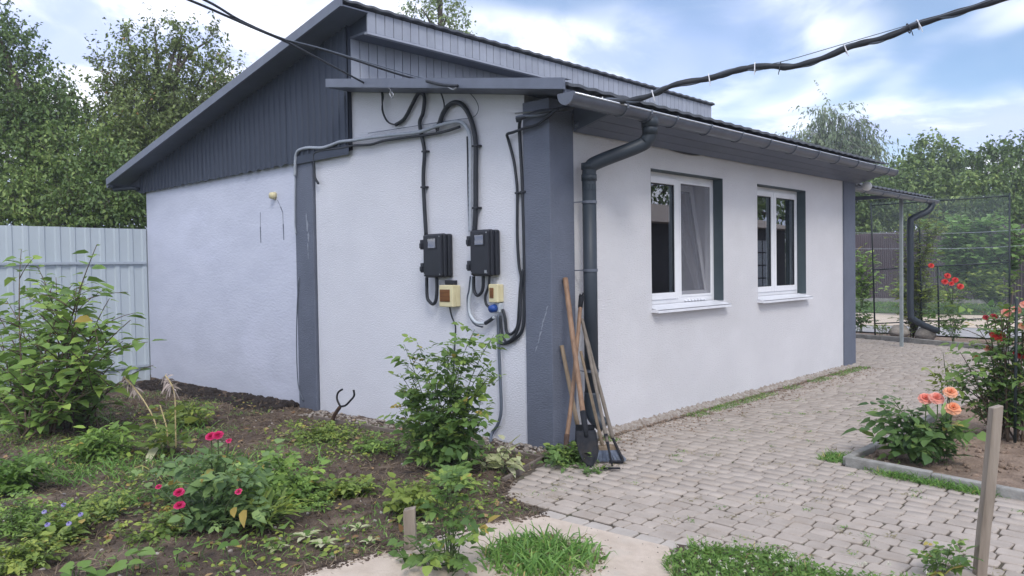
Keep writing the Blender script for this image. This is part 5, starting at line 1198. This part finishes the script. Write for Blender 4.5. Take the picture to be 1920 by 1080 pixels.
# dried hosta with flower stalks
h0 = on_soil((-2.55, -2.0))
hs = bush('hosta', h0, [(-2.797, -2.000, 0.113), (-1.984, -2.000, 0.261), (-2.643, -2.000, 0.267), (-2.087, -2.000, 0.144), (-2.373, -2.000, 0.341), (-3.005, -2.000, -0.052), (-1.854, -2.000, 0.115), (-2.124, -2.000, 0.327)], 'leaf_bed', .12, 'straggly hosta with two dried drooping flower stalks', 'plant', t0=.1, spacing=.08, shoots=2, shoot_len=.15, r=.004)
for P in ([(-2.469, -2.000, -0.018), (-2.594, -2.000, 0.184), (-2.783, -2.000, 0.318), (-3.029, -2.000, 0.429), (-3.242, -2.000, 0.498)], [(-2.192, -2.000, 0.024), (-2.188, -2.000, 0.235), (-2.186, -2.000, 0.425), (-2.240, -2.000, 0.516), (-2.357, -2.000, 0.582)], [(-2.342, -2.000, 0.023), (-2.364, -2.000, 0.170), (-2.478, -2.000, 0.329)]):
    S = smooth_path(P, 6); MB().tube(S, .006, 6).build('dry_stalk', 'stem_dry', hs, smooth=True)
    if len(P) > 3:
        n = 46; i = RNG.integers(len(S) * 2 // 3, len(S), n); b = np.array([S[k] for k in i])
        D = rdir(n, -1.0); o = leaves('dry_flowers', b, D, rdir(n), .085 * (.6 + .6 * RNG.random(n)), .02, 'dry_flower', hs, tmpl='ovate', droop=.5); o['kind'] = 'stuff'
leaves('dry_leaves', np.array([h0] * 7) + RNG.normal(0, .08, (7, 3)) * [1, 1, .2] + [0, 0, .08], rdir(7, .3), rdir(7, 2), .2, .09, 'leaf_cream', hs, droop=.5)['kind'] = 'stuff'
# leafy mounds
def mound(name, px_at, tips_r, h, n, leaf, L, label, kind='simple', cat='plant', **kw):
    b = on_soil(px_at); tips = []
    for i in range(n):
        a = random.uniform(0, 6.28); r = tips_r * math.sqrt(random.random()); tips.append((b[0] + r * math.cos(a), b[1] + r * math.sin(a), b[2] + h * random.uniform(.45, 1.1) * (1 - .4 * r / tips_r)))
    kw.setdefault('spread', tips_r * .35)
    return bush(name, b, tips, leaf, L, label, cat, kind, t0=.1, r=.003, **kw)
mound('peony', (-0.527, -2.086, 0.000)[:2], .42, .30, 34, 'leaf_shrub', .075, 'dense bright green leafy mound right of the pink roses', 'rose', spacing=.036, shoots=2, shoot_len=.12)
mound('carnation_clump', (-0.007, -2.443, 0.000)[:2], .17, .19, 26, 'leaf_bed', .10, 'dark strap-leaved clump at the foot of the pink roses', spacing=.025, shoots=1, shoot_len=.06, ratio=.2)
mound('weed', (-2.774, -2.354, 0.000)[:2], .22, .26, 20, 'leaf_shrub', .09, 'pale green feathery weed left of the dried hosta', 'rose', spacing=.03, shoots=2, shoot_len=.12, ratio=.4)
mound('weed', (-3.465, -1.348, 0.000)[:2], .30, .30, 22, 'leaf_bed', .07, 'dark green weed clump behind the dried hosta', 'rose', spacing=.035, shoots=2, shoot_len=.12, ratio=.4)
mound('weed', (-0.164, -1.775, 0.000)[:2], .20, .12, 18, 'leaf_bed', .06, 'small dark weed mound on bare soil left of the short stake', 'rose', spacing=.04, shoots=2, shoot_len=.08)
mound('weed', (-1.831, -0.926, 0.000)[:2], .42, .14, 26, 'leaf_bed', .042, 'weed patch on the soil below the forked rod', 'rose', spacing=.028, shoots=2, shoot_len=.08)
mound('weed', (-1.144, -0.872, 0.000)[:2], .35, .15, 20, 'leaf_shrub', .045, 'weed patch left of the tall rose bush by the wall', 'rose', spacing=.05, shoots=2, shoot_len=.08)
mound('weed', (-0.210, -2.105, 0.000)[:2], .30, .14, 22, 'leaf_shrub', .045, 'light green low weeds right of the leafy mound', 'rose', spacing=.045, shoots=2, shoot_len=.08)
mound('weed', (-2.137, -3.140, 0.000)[:2], .28, .34, 20, 'leaf_bean', .08, 'yellow-green leafy plant cut by the left picture edge', 'rose', spacing=.045, shoots=2, shoot_len=.12)
mound('weed', (-0.997, -3.363, 0.000)[:2], .35, .24, 30, 'leaf_shrub', .045, 'green weed patch in the lower left corner', 'rose', spacing=.028, ratio=.4, shoots=2, shoot_len=.1)
mound('weed', (-0.988, -2.982, 0.000)[:2], .35, .16, 26, 'leaf_bed', .04, 'low weeds behind the violet flowers', 'rose', spacing=.045, shoots=2, shoot_len=.1)
mound('weed', (-0.315, -2.883, 0.000)[:2], .22, .12, 18, 'leaf_bed', .042, 'low dark weeds in front of the pink roses', 'rose', spacing=.04, shoots=2, shoot_len=.08)
mound('weed', (-0.380, -3.541, 0.000)[:2], .25, .18, 24, 'leaf_bed', .042, 'dark weeds at the bottom left corner', 'rose', spacing=.028, shoots=2, shoot_len=.1)
mound('weed', (0.398, -0.304, 0.000)[:2], .17, .15, 26, 'leaf_rose', .06, 'green weeds growing around the feet of the garden tools', 'rose', spacing=.035, shoots=2, shoot_len=.08)
mound('weed', (0.680, -0.389, 0.000)[:2], .07, .05, 8, 'leaf_rose', .045, 'little weed in the paving in front of the spade blade', 'rose', spacing=.035, shoots=1, shoot_len=.05)
yw = mound('yellow_sprout', (0.429, -1.755, 0.000)[:2], .13, .20, 16, 'leaf_yellow', .065, 'yellow-green young plant behind the short wooden stake', 'rose', spacing=.04, shoots=2, shoot_len=.08)
asr = mound('aster', (-0.690, -3.266, 0.000)[:2], .24, .15, 26, 'leaf_bed', .055, 'low plant with small violet daisy flowers in the lower left', spacing=.035, shoots=2, shoot_len=.08)
for q in [(-0.732, -3.322, 0.140), (-0.413, -3.298, 0.140), (-0.531, -3.207, 0.140), (-0.479, -3.377, 0.140), (-0.792, -3.211, 0.140)]: flower(asr, q, .013, 'petal_violet', (5, 8), (.3, -.4, .8), openness=1.2)
# variegated plants
vp = bush('variegated_shrub', on_soil((.20, -.80)), [(-0.073, -0.800, 0.088), (0.038, -0.800, 0.150), (0.169, -0.800, 0.143), (0.298, -0.800, 0.199), (0.361, -0.800, 0.155), (0.219, -0.800, 0.089), (0.087, -0.800, 0.000), (-0.021, -0.800, -0.037), (0.320, -0.800, 0.076)], 'leaf_cream', .075, 'cream-and-green variegated shrub right of the tall rose bush', 'shrub', t0=.3, spacing=.035, shoots=2, shoot_len=.09, ratio=.55, spread=.04, r=.004)
o = bush('pale_shrub', (0.140, -1.196, 0.000), [(0.638, -1.716, 0.200), (0.642, -1.640, 0.200), (0.640, -1.568, 0.200), (0.533, -1.584, 0.200), (0.785, -1.729, 0.200)], 'leaf_rose', .07, 'small green shoot plant in front of the tall rose bush', 'plant', t0=.2, spacing=.03, shoots=2, shoot_len=.08, r=.003)
for p, lab in zip([(0.373, -2.409, 0.010), (0.534, -2.413, 0.010), (0.432, -2.611, 0.010), (0.467, -2.151, 0.010), (0.649, -2.210, 0.010), (0.687, -1.879, 0.010)], ('largest pale variegated hosta on the bare soil', 'small variegated hosta right of the largest one', 'variegated hosta nearest the heart-shaped leaves', 'variegated hosta left of the short stake', 'small cream hosta sprig beside the concrete path', 'cream seedling right of the short stake')):
    n = 11 if 'largest' in lab else 8
    t = thing('hosta', on_soil(p), lab, 'plant', 'variegated hostas on the bare soil')
    for k in range(n):
        a = 6.28 * k / n + random.uniform(-.3, .3); L = random.uniform(.055, .085) * (1.1 if n > 9 else .85)
        b = np.array(on_soil(p)) + [.01 * math.cos(a), .01 * math.sin(a), .015]
        leaves('leaf', [b], [[math.cos(a), math.sin(a), random.uniform(.3, 1.0)]], [[0, 0, 1]], L, L * .5, 'leaf_cream' if k % 4 else 'leaf_bean', t, droop=.35)
# bean seedlings: every big heart-shaped leaf on its own
for gi, (P, lab) in enumerate((([(0.115, -3.151, 0.090), (0.205, -3.286, 0.090), (0.259, -3.255, 0.090), (0.300, -3.151, 0.090), (0.203, -3.218, 0.090)], 'cluster of bright heart-shaped leaves at the bottom left'), ([(0.013, -3.403, 0.070), (0.108, -3.370, 0.070), (0.148, -3.418, 0.070), (0.105, -3.472, 0.070), (0.228, -3.347, 0.070)], 'light green heart-leaved seedlings at the bottom edge, lower left'),
        ([(0.215, -3.007, 0.090), (0.386, -3.075, 0.090), (0.267, -2.894, 0.090), (0.373, -2.830, 0.090)], 'row of heart-shaped leaves under the pink rose bush'), ([(0.423, -2.765, 0.100), (0.438, -2.632, 0.100), (0.370, -2.534, 0.100), (0.523, -2.717, 0.100)], 'heart-shaped leaves between pink roses and the largest hosta'))):
    b = on_soil(tuple(np.mean(np.array(P), 0))); t = thing('bean_plant', b, lab, 'plant', 'heart-leaved seedlings')
    for p in P:
        base = np.array((p[0], p[1], zs_(p[0], p[1]))); top = np.array(p) + [0, 0, random.uniform(-.03, .02)]
        MB().tube([tuple(base), tuple(base * .4 + top * .6 + RNG.normal(0, .01, 3)), tuple(top)], .003, 5).build('stem', 'stem_green', t)
        for k in range(random.choice((1, 2))):
            a = random.uniform(-3.1, 3.1) + 2.6 * k; L = random.uniform(.045, .095)
            leaves('leaf', [top], [[math.cos(a), math.sin(a), random.uniform(-.2, .5)]], [[random.gauss(.1, .3), random.gauss(-.15, .3), 1]], L, L * .82, 'leaf_bean', t, tmpl='heart', droop=.25)
# young rose by the stake (nearest plant)
y0 = (1.245, -2.20, 0.0)
bush('young_rose', y0, [*[(1.249, -2.200, 0.475), (1.294, -2.200, 0.502), (1.203, -2.200, 0.429), (1.366, -2.200, 0.240), (0.932, -2.200, 0.092), (0.779, -2.200, -0.011), (0.820, -2.200, -0.082)], *[(1.133, -2.250, 0.062), (1.032, -2.250, -0.014), (1.340, -2.250, 0.137), (1.409, -2.250, 0.070), (1.226, -2.250, -0.001), (0.928, -2.250, -0.080), (1.156, -2.250, 0.194), (1.287, -2.250, 0.174)], *[(1.160, -2.200, 0.397), (1.329, -2.200, 0.464), (1.283, -2.200, 0.357), (1.347, -2.200, 0.321), (1.411, -2.200, 0.213), (1.208, -2.200, 0.330)]], 'leaf_rose', .072, 'young rose with one tall leafy stem beside the short wooden stake', 'rose bush', 'rose', t0=.60, spacing=.045, shoots=2, shoot_len=.09, r=.004, spread=.05)
# right bed: peach rose
q0 = (2.27, 1.24, .03)
pr_ = bush('rose_bush', q0, [(2.030, 1.240, 0.373), (2.091, 1.240, 0.444), (2.189, 1.240, 0.398), (2.154, 1.240, 0.244), (2.325, 1.240, 0.303), (2.424, 1.240, 0.279), (2.489, 1.240, 0.180), (2.065, 1.240, 0.233), (2.118, 1.240, 0.088), (2.358, 1.240, 0.124), (2.457, 1.240, 0.103), (2.257, 1.240, 0.146), (2.521, 1.240, 0.292), (2.240, 1.240, 0.293), (2.325, 1.240, 0.211)], 'leaf_rose_dark', .112, 'dark-leaved rose bush with coral and peach flowers at the bed corner', 'rose bush', 'rose', t0=.1, spacing=.055, shoots=3, shoot_len=.18, spread=.06)
for (q, R, m) in zip([(2.312, 1.240, 0.467), (2.382, 1.240, 0.478), (2.467, 1.240, 0.527), (2.483, 1.240, 0.420)], (.043, .046, .042, .046), ('petal_coral', 'petal_coral', 'petal_peach', 'petal_peach')):
    flower(pr_, q, R, m, (3, 5, 7, 8), (.35, -.55, .75)); stalk(pr_, (q0[0] * .35 + q[0] * .65, q0[1] * .35 + q[1] * .65, q[2] * .4), q)
# right bed: tall red rose
r0 = (2.62, 2.35, .02)
rd = bush('rose_bush', r0, [(2.250, 2.350, 0.677), (2.362, 2.350, 0.894), (2.471, 2.350, 0.774), (2.577, 2.350, 0.984), (2.681, 2.350, 0.947), (2.783, 2.350, 1.110), (2.417, 2.350, 0.562), (2.212, 2.350, 0.418), (2.543, 2.350, 0.572), (2.716, 2.350, 0.626), (2.362, 2.350, 0.348), (2.613, 2.350, 0.373), (2.784, 2.350, 0.471), (2.507, 2.350, 0.238), (2.682, 2.350, 0.218), (2.882, 2.350, 0.796), (2.306, 2.350, 0.554), (2.135, 2.350, 0.476), (2.489, 2.350, 0.444), (2.612, 2.350, 1.168), (2.732, 2.350, 1.229), (2.524, 2.350, 1.044), (2.435, 2.350, 0.938), (2.647, 2.350, 0.824), (2.578, 2.350, 0.698)], 'leaf_rose', .085, 'tall rose bush with red and orange flowers at the right picture edge', 'rose bush', 'rose', t0=.2, spacing=.06, shoots=4, shoot_len=.25, r=.008, spread=.12, stem='stem_brown')
for (q, R, m) in zip([(2.514, 2.350, 0.834), (2.431, 2.350, 0.963), (2.485, 2.350, 0.973), (2.567, 2.350, 1.008), (2.633, 2.350, 1.030), (2.369, 2.350, 0.651), (2.446, 2.350, 0.723), (2.661, 2.350, 0.703), (2.675, 2.350, 0.906), (2.698, 2.350, 1.068)], (.052, .022, .025, .035, .035, .028, .030, .045, .035, .04), ('petal_red', 'petal_dark_red', 'petal_dark_red', 'petal_coral', 'petal_coral', 'petal_peach', 'petal_coral', 'petal_red', 'petal_peach', 'petal_coral')):
    flower(rd, q, R, m, (3, 5, 7, 7) if R > .04 else (3, 5, 5), (.35, -.55, .7)); stalk(rd, (r0[0] * .3 + q[0] * .7, r0[1] * .3 + q[1] * .7, q[2] * .6), q)
tag(MB().tube([(2.661, 2.200, 1.114), (2.652, 2.200, 0.036)], .011, 7).build('plant_support', 'frame_black', None, at=(2.652, 2.200, 0.036), smooth=True), 'thin dark support rod inside the tall red rose bush', 'rod')
sp_ = bush('rose_shoot', (2.05, 2.75, .02), [(2.035, 2.700, 0.632), (2.104, 2.700, 0.501), (2.063, 2.700, 0.363), (2.010, 2.700, 0.449)], 'leaf_yellow', .07, 'slender yellowish rose shoot between the two right rose bushes', 'rose bush', 'rose', t0=.35, spacing=.06, shoots=2, shoot_len=.1)
bush('lily_leaves', (2.40, 1.30, .03), [(2.392, 1.300, 0.302), (2.425, 1.300, 0.361), (2.506, 1.300, 0.281), (2.376, 1.300, 0.374), (2.602, 1.300, 0.293)], 'leaf_vine', .16, 'broad light green leaves behind the peach rose', 'plant', t0=.4, spacing=.09, shoots=0, ratio=.3, r=.003)
bush('small_rose', (2.94, -.80, 0), [(2.947, -0.800, 0.126), (2.989, -0.800, 0.165), (3.020, -0.800, 0.120), (2.903, -0.800, 0.044), (3.051, -0.800, 0.077), (2.968, -0.800, 0.060)], 'leaf_rose', .06, 'small leafy rose at the bottom edge beside the tall leaning stake', 'rose bush', 'rose', t0=.3, spacing=.045, shoots=2, shoot_len=.07, r=.003)

# ================================================================== grass, weeds, clods (nobody could count them)
P = scatter(1.15, 1.80, -2.2, -1.45, 2600, keep=lambda X, Y: ((X - 1.47) / .27) ** 2 + ((Y + 1.80) / .26) ** 2 + RNG.normal(0, .22, len(X)) < 1)
tuft('grass_tuft', P, .16, 'grass_blade', 'bright green grass tuft growing on the concrete path', 'grass', w=.009, lean=.8, dr=.7, kind='stuff')
keep = lambda X, Y: (Y < -1.13 + .14 * (X - 1.8) + .06 * np.sin(X * 9)) & (X > 1.83 + .05 * np.sin(Y * 14) + (-1.1 - Y) * .45)
P = scatter(1.7, 3.2, -2.3, -.95, 15000, keep=keep)
tuft('clover_grass', P, .085, 'grass_blade', 'grass and white clover patch along the paving at the bottom edge', 'grass', w=.005, lean=.9, dr=.6)
P = scatter(1.7, 3.2, -2.3, -.95, 4500, keep=keep); n = len(P); P[:, 2] = RNG.uniform(.01, .05, n)
tag(leaves('clover_leaves', P, rdir(n) * [1, 1, .15] + [0, 0, .05], rdir(n, 2.5), .022, .022, 'leaf_bean', tmpl='rhomb'), 'clover leaves in the grass patch at the bottom edge', 'clover', kind='stuff')
P = scatter(1.7, 3.2, -2.3, -.95, 420, keep=keep)[:190]; n = len(P); P[:, 2] = RNG.uniform(.045, .085, n)
PP = np.repeat(P, 9, 0)
tag(leaves('clover_flowers', PP + RNG.normal(0, .003, PP.shape), rdir(len(PP), .8), rdir(len(PP)), .012, .006, 'petal_white', tmpl='rhomb'), 'white clover flower heads in the grass at the bottom edge', 'clover', kind='stuff')
sheet('turf_strip', [(1.86, -1.22), (2.1, -1.16), (2.6, -1.09), (3.2, -.98), (3.4, -2.6), (2.4, -2.3), (2.05, -1.55)], .008, 'soil')
# weeds scattered over the flower bed
bedkeep = lambda X, Y: ~inpoly(X, Y, HARD)
def patchy(thr, s=1.6, seed=21): return lambda X, Y: bedkeep(X, Y) & (fbm(X * s, Y * s, seed) + RNG.normal(0, .05, len(X)) > thr)
P = scatter(-6.5, 1.0, -4.3, -.25, 26000, soil_z, patchy(.06)); tuft('bed_grass', P, .085, 'grass_blade', 'sparse grass and seedlings over the flower bed soil', 'grass', w=.005, lean=1.0, dr=.8)
P = scatter(-6.5, .9, -4.3, -.10, 26000, soil_z, patchy(-.12, 2.4, 5)); tuft('straw', P, .075, 'straw', 'dry straw and stalk litter over the soil', 'litter', w=.004, lean=6.0, dr=.15)
P = scatter(-4.5, .9, -4.3, -.30, 9000, soil_z, patchy(.08, 2.0, 8)); n = len(P); P[:, 2] += RNG.uniform(.01, .05, n)
tag(leaves('bed_seedlings', P, rdir(n) * [1, 1, .3] + [0, 0, .25], rdir(n, 2.0), .032 * (.6 + RNG.random(n)), .022, 'leaf_bed', droop=.2), 'small seedling leaves over the flower bed', 'weeds', kind='stuff')
P = scatter(-6.5, -1.0, -3.0, -1.3, 5200, soil_z, bedkeep); P = P[(fbm(P[:, 0] * 2, P[:, 1] * 2, 31) > .05)]; tuft('long_grass', P, .24, 'grass_blade', 'longer grass tufts under the large shrub', 'grass', w=.008, lean=.9, dr=.8)
P = scatter(-5.5, .9, -4.0, -.15, 260, soil_z, bedkeep); n = len(P)
tag(leaves('fallen_leaves', P + [0, 0, .012], rdir(n) * [1, 1, .2], rdir(n, 3), .055, .038, 'leaf_dry', droop=-.1), 'brown fallen leaves lying on the soil', 'leaves', kind='stuff')
# clods and pebbles
def clods(name, P, r0, r1, m, label, cat):
    ico = [(-.526, 0, .851), (.526, 0, .851), (-.526, 0, -.851), (.526, 0, -.851), (0, .851, .526), (0, .851, -.526), (0, -.851, .526), (0, -.851, -.526), (.851, .526, 0), (-.851, .526, 0), (.851, -.526, 0), (-.851, -.526, 0)]
    F = np.array([(1,4,0),(4,9,0),(4,5,9),(8,5,4),(1,8,4),(1,10,8),(10,3,8),(8,3,5),(3,2,5),(3,7,2),(3,10,7),(10,6,7),(6,11,7),(6,0,11),(6,1,0),(10,1,6),(11,0,9),(2,11,9),(5,2,9),(11,2,7)])
    n = len(P); S = RNG.uniform(r0, r1, n) ** 1.0
    V = np.array(ico)[None] * (1 + RNG.normal(0, .18, (n, 12, 1))) * S[:, None, None] * np.array([1, 1, .7]) * (1 + RNG.normal(0, .2, (n, 1, 3))) + P[:, None]
    f = (F[None] + (np.arange(n) * 12)[:, None, None]).reshape(-1, 3)
    return tag(np_mesh(name, V.reshape(-1, 3), [f], m, rnd=np.repeat(RNG.random(n), 12), smooth=True), label, cat, kind='stuff')
clods('soil_clods', scatter(-6.5, .9, -4.2, -.05, 11000, soil_z, bedkeep), .004, .022, 'soil', 'crumbly brown soil clods over the flower bed', 'soil')
clods('dark_clods', scatter(-7.6, -3.7, -.42, -.02, 900, soil_z), .015, .05, 'soil_dark', 'dark lumps of dug soil along the foot of the bluish wall', 'soil')
clods('pebbles', scatter(-5, .9, -4.0, -.05, 420, soil_z, bedkeep), .006, .018, 'stone', 'small pale pebbles on the soil', 'pebbles')
clods('rubble', scatter(-3.2, .05, -.33, -.01, 700, lambda X, Y: gz(X, Y) + .0), .006, .022, 'plinth_rubble', 'brownish rubble strip between gable wall and timber edging', 'rubble')
clods('bed_clods', scatter(1.95, 5, .9, 5.5, 2200, lambda X, Y: .02 + 0 * X), .006, .024, 'soil_dry', 'dry crumbly soil in the right rose bed', 'soil')
clods('plinth_debris', scatter(.05, .62, .1, 6.2, 9000, lambda X, Y: .0 + 0 * X, lambda X, Y: X < .10 + .5 * RNG.random(len(X)) ** 3), .0025, .010, 'soil_dry', 'crumbs of mortar and soil along the house foot', 'debris')
# grass along the kerb, the wall foot and the joints
P = np.concatenate([scatter(1.70, 1.93, .78, 1.12, 900), scatter(2.05, 3.2, .60, .88, 4200, keep=lambda X, Y: np.abs(Y - (.90 - (X - 1.9) * .15 - .055)) < .05)]); P = P[fbm(P[:, 0] * 5, P[:, 1] * 5, 4) > -.02]
tuft('kerb_grass', P, .10, 'grass_blade', 'green grass tufts along the outer side of the pale kerb', 'grass', w=.005, lean=.9, dr=.7)
P = scatter(2.0, 4.5, .95, 4, 700, lambda X, Y: .03 + 0 * X, lambda X, Y: fbm(X * 3, Y * 3, 14) > .1); tuft('rose_bed_grass', P, .07, 'grass_blade', 'thin grass in the right rose bed', 'grass', w=.004, lean=.9, dr=.7)
P = scatter(.10, .26, .4, 6.2, 2600, None, lambda X, Y: fbm(X * 0 + Y * 2.2, Y * 0, 6, 3) > .0); tuft('wall_foot_weeds', P, .06, 'grass_blade', 'weeds along the foot of the front wall', 'weeds', w=.005, lean=1.0, dr=.7)
cen = scatter(.45, 3.2, -1.15, 5.0, 90, None, lambda X, Y: (X < 1.8) | (Y < .8)); P = np.repeat(cen, 16, 0) + np.concatenate([RNG.normal(0, .022, (len(cen) * 16, 2)), np.zeros((len(cen) * 16, 1))], 1)
tuft('joint_weeds', P, .032, 'grass_blade', 'tiny weeds in the paver joints', 'weeds', w=.0035, lean=1.4, dr=.6)
cen = scatter(.45, 3.2, -1.15, 3.0, 60, None, lambda X, Y: (X < 1.8) | (Y < .8)); P = np.repeat(cen, 14, 0) + np.concatenate([RNG.normal(0, .03, (len(cen) * 14, 2)), np.full((len(cen) * 14, 1), .002)], 1)
tuft('joint_litter', P, .03, 'grass_dry', 'dry plant litter lying on the pavers', 'litter', w=.0035, lean=7.0, dr=.1)
P = scatter(-6, 8, 15, 26, 9000, lambda X, Y: -.02 + 0 * X, lambda X, Y: inpoly(X, Y, [(p[0], p[1]) for p in [(-6.080, 17.862, 0.000), (2.559, 19.353, 0.000), (2.158, 26.254, 0.000), (-9.116, 24.663, 0.000)]]))
tuft('lawn_grass', P, .12, 'grass_blade', 'short lawn strip beyond the beige yard path', 'grass', w=.014, lean=.7, dr=.5)

# crumbs of soil, straw and leaves over the edge of the concrete path
E_ = np.array([p[:2] for p in PATH_L] + [(.542, -1.169), (.40, -.95)]); k = RNG.integers(0, len(E_) - 1, 900); tt = RNG.random((900, 1))
P = E_[k] + (E_[k + 1] - E_[k]) * tt + RNG.normal(0, .028, (900, 2)) + [.012, 0]
clods('path_edge_crumbs', np.concatenate([P, np.full((900, 1), .003)], 1), .003, .012, 'soil', 'soil crumbs spilled over the edge of the concrete path', 'soil')
P = np.concatenate([P[:420] + RNG.normal(0, .03, (420, 2)), np.full((420, 1), .008)], 1); tuft('path_edge_straw', P, .05, 'straw', 'dry stalks along the edge of the concrete path', 'litter', w=.003, lean=6.0, dr=.1)
P = scatter(.9, 2.0, -2.7, -1.3, 90); P[:, 2] = .006; clods('path_grit', P, .0015, .005, 'stone', 'loose grit lying on the concrete path', 'grit')
P = scatter(.12, .55, .0, 6.0, 900, lambda X, Y: .004 + 0 * X, lambda X, Y: X < .14 + .35 * RNG.random(len(X)) ** 2); tuft('yard_litter', P, .04, 'straw', 'dry litter swept against the front wall', 'litter', w=.004, lean=7.0, dr=.1)

P = scatter(1.15, 1.80, -2.2, -1.45, 900, lambda X, Y: .004 + 0 * X, lambda X, Y: ((X - 1.47) / .30) ** 2 + ((Y + 1.80) / .29) ** 2 + RNG.normal(0, .3, len(X)) < 1)
clods('tuft_soil', P, .002, .009, 'soil_dry', 'soil crumbs around the grass tuft on the concrete path', 'soil')
tuft('tuft_dry_blades', P[:160], .12, 'grass_dry', 'dead blades around the grass tuft on the concrete path', 'grass', w=.005, lean=1.6, dr=.7)

# ================================================================== summer haze in the air
hz = MB().box((-70, -12, -1.4), (70, 75, 26)).build('haze', 'kerb_concrete')
tag(hz, kind='stuff')
hm = bpy.data.materials.new('haze'); hm.use_nodes = True; N_ = hm.node_tree.nodes; N_.remove(N_['Principled BSDF'])
pv = N_.new('ShaderNodeVolumePrincipled'); pv.inputs['Color'].default_value = (0.86, 0.91, 1.0, 1); pv.inputs['Density'].default_value = 0.0022; pv.inputs['Anisotropy'].default_value = 0.3
hm.node_tree.links.new(pv.outputs[0], N_['Material Output'].inputs['Volume']); hz.data.materials[0] = hm
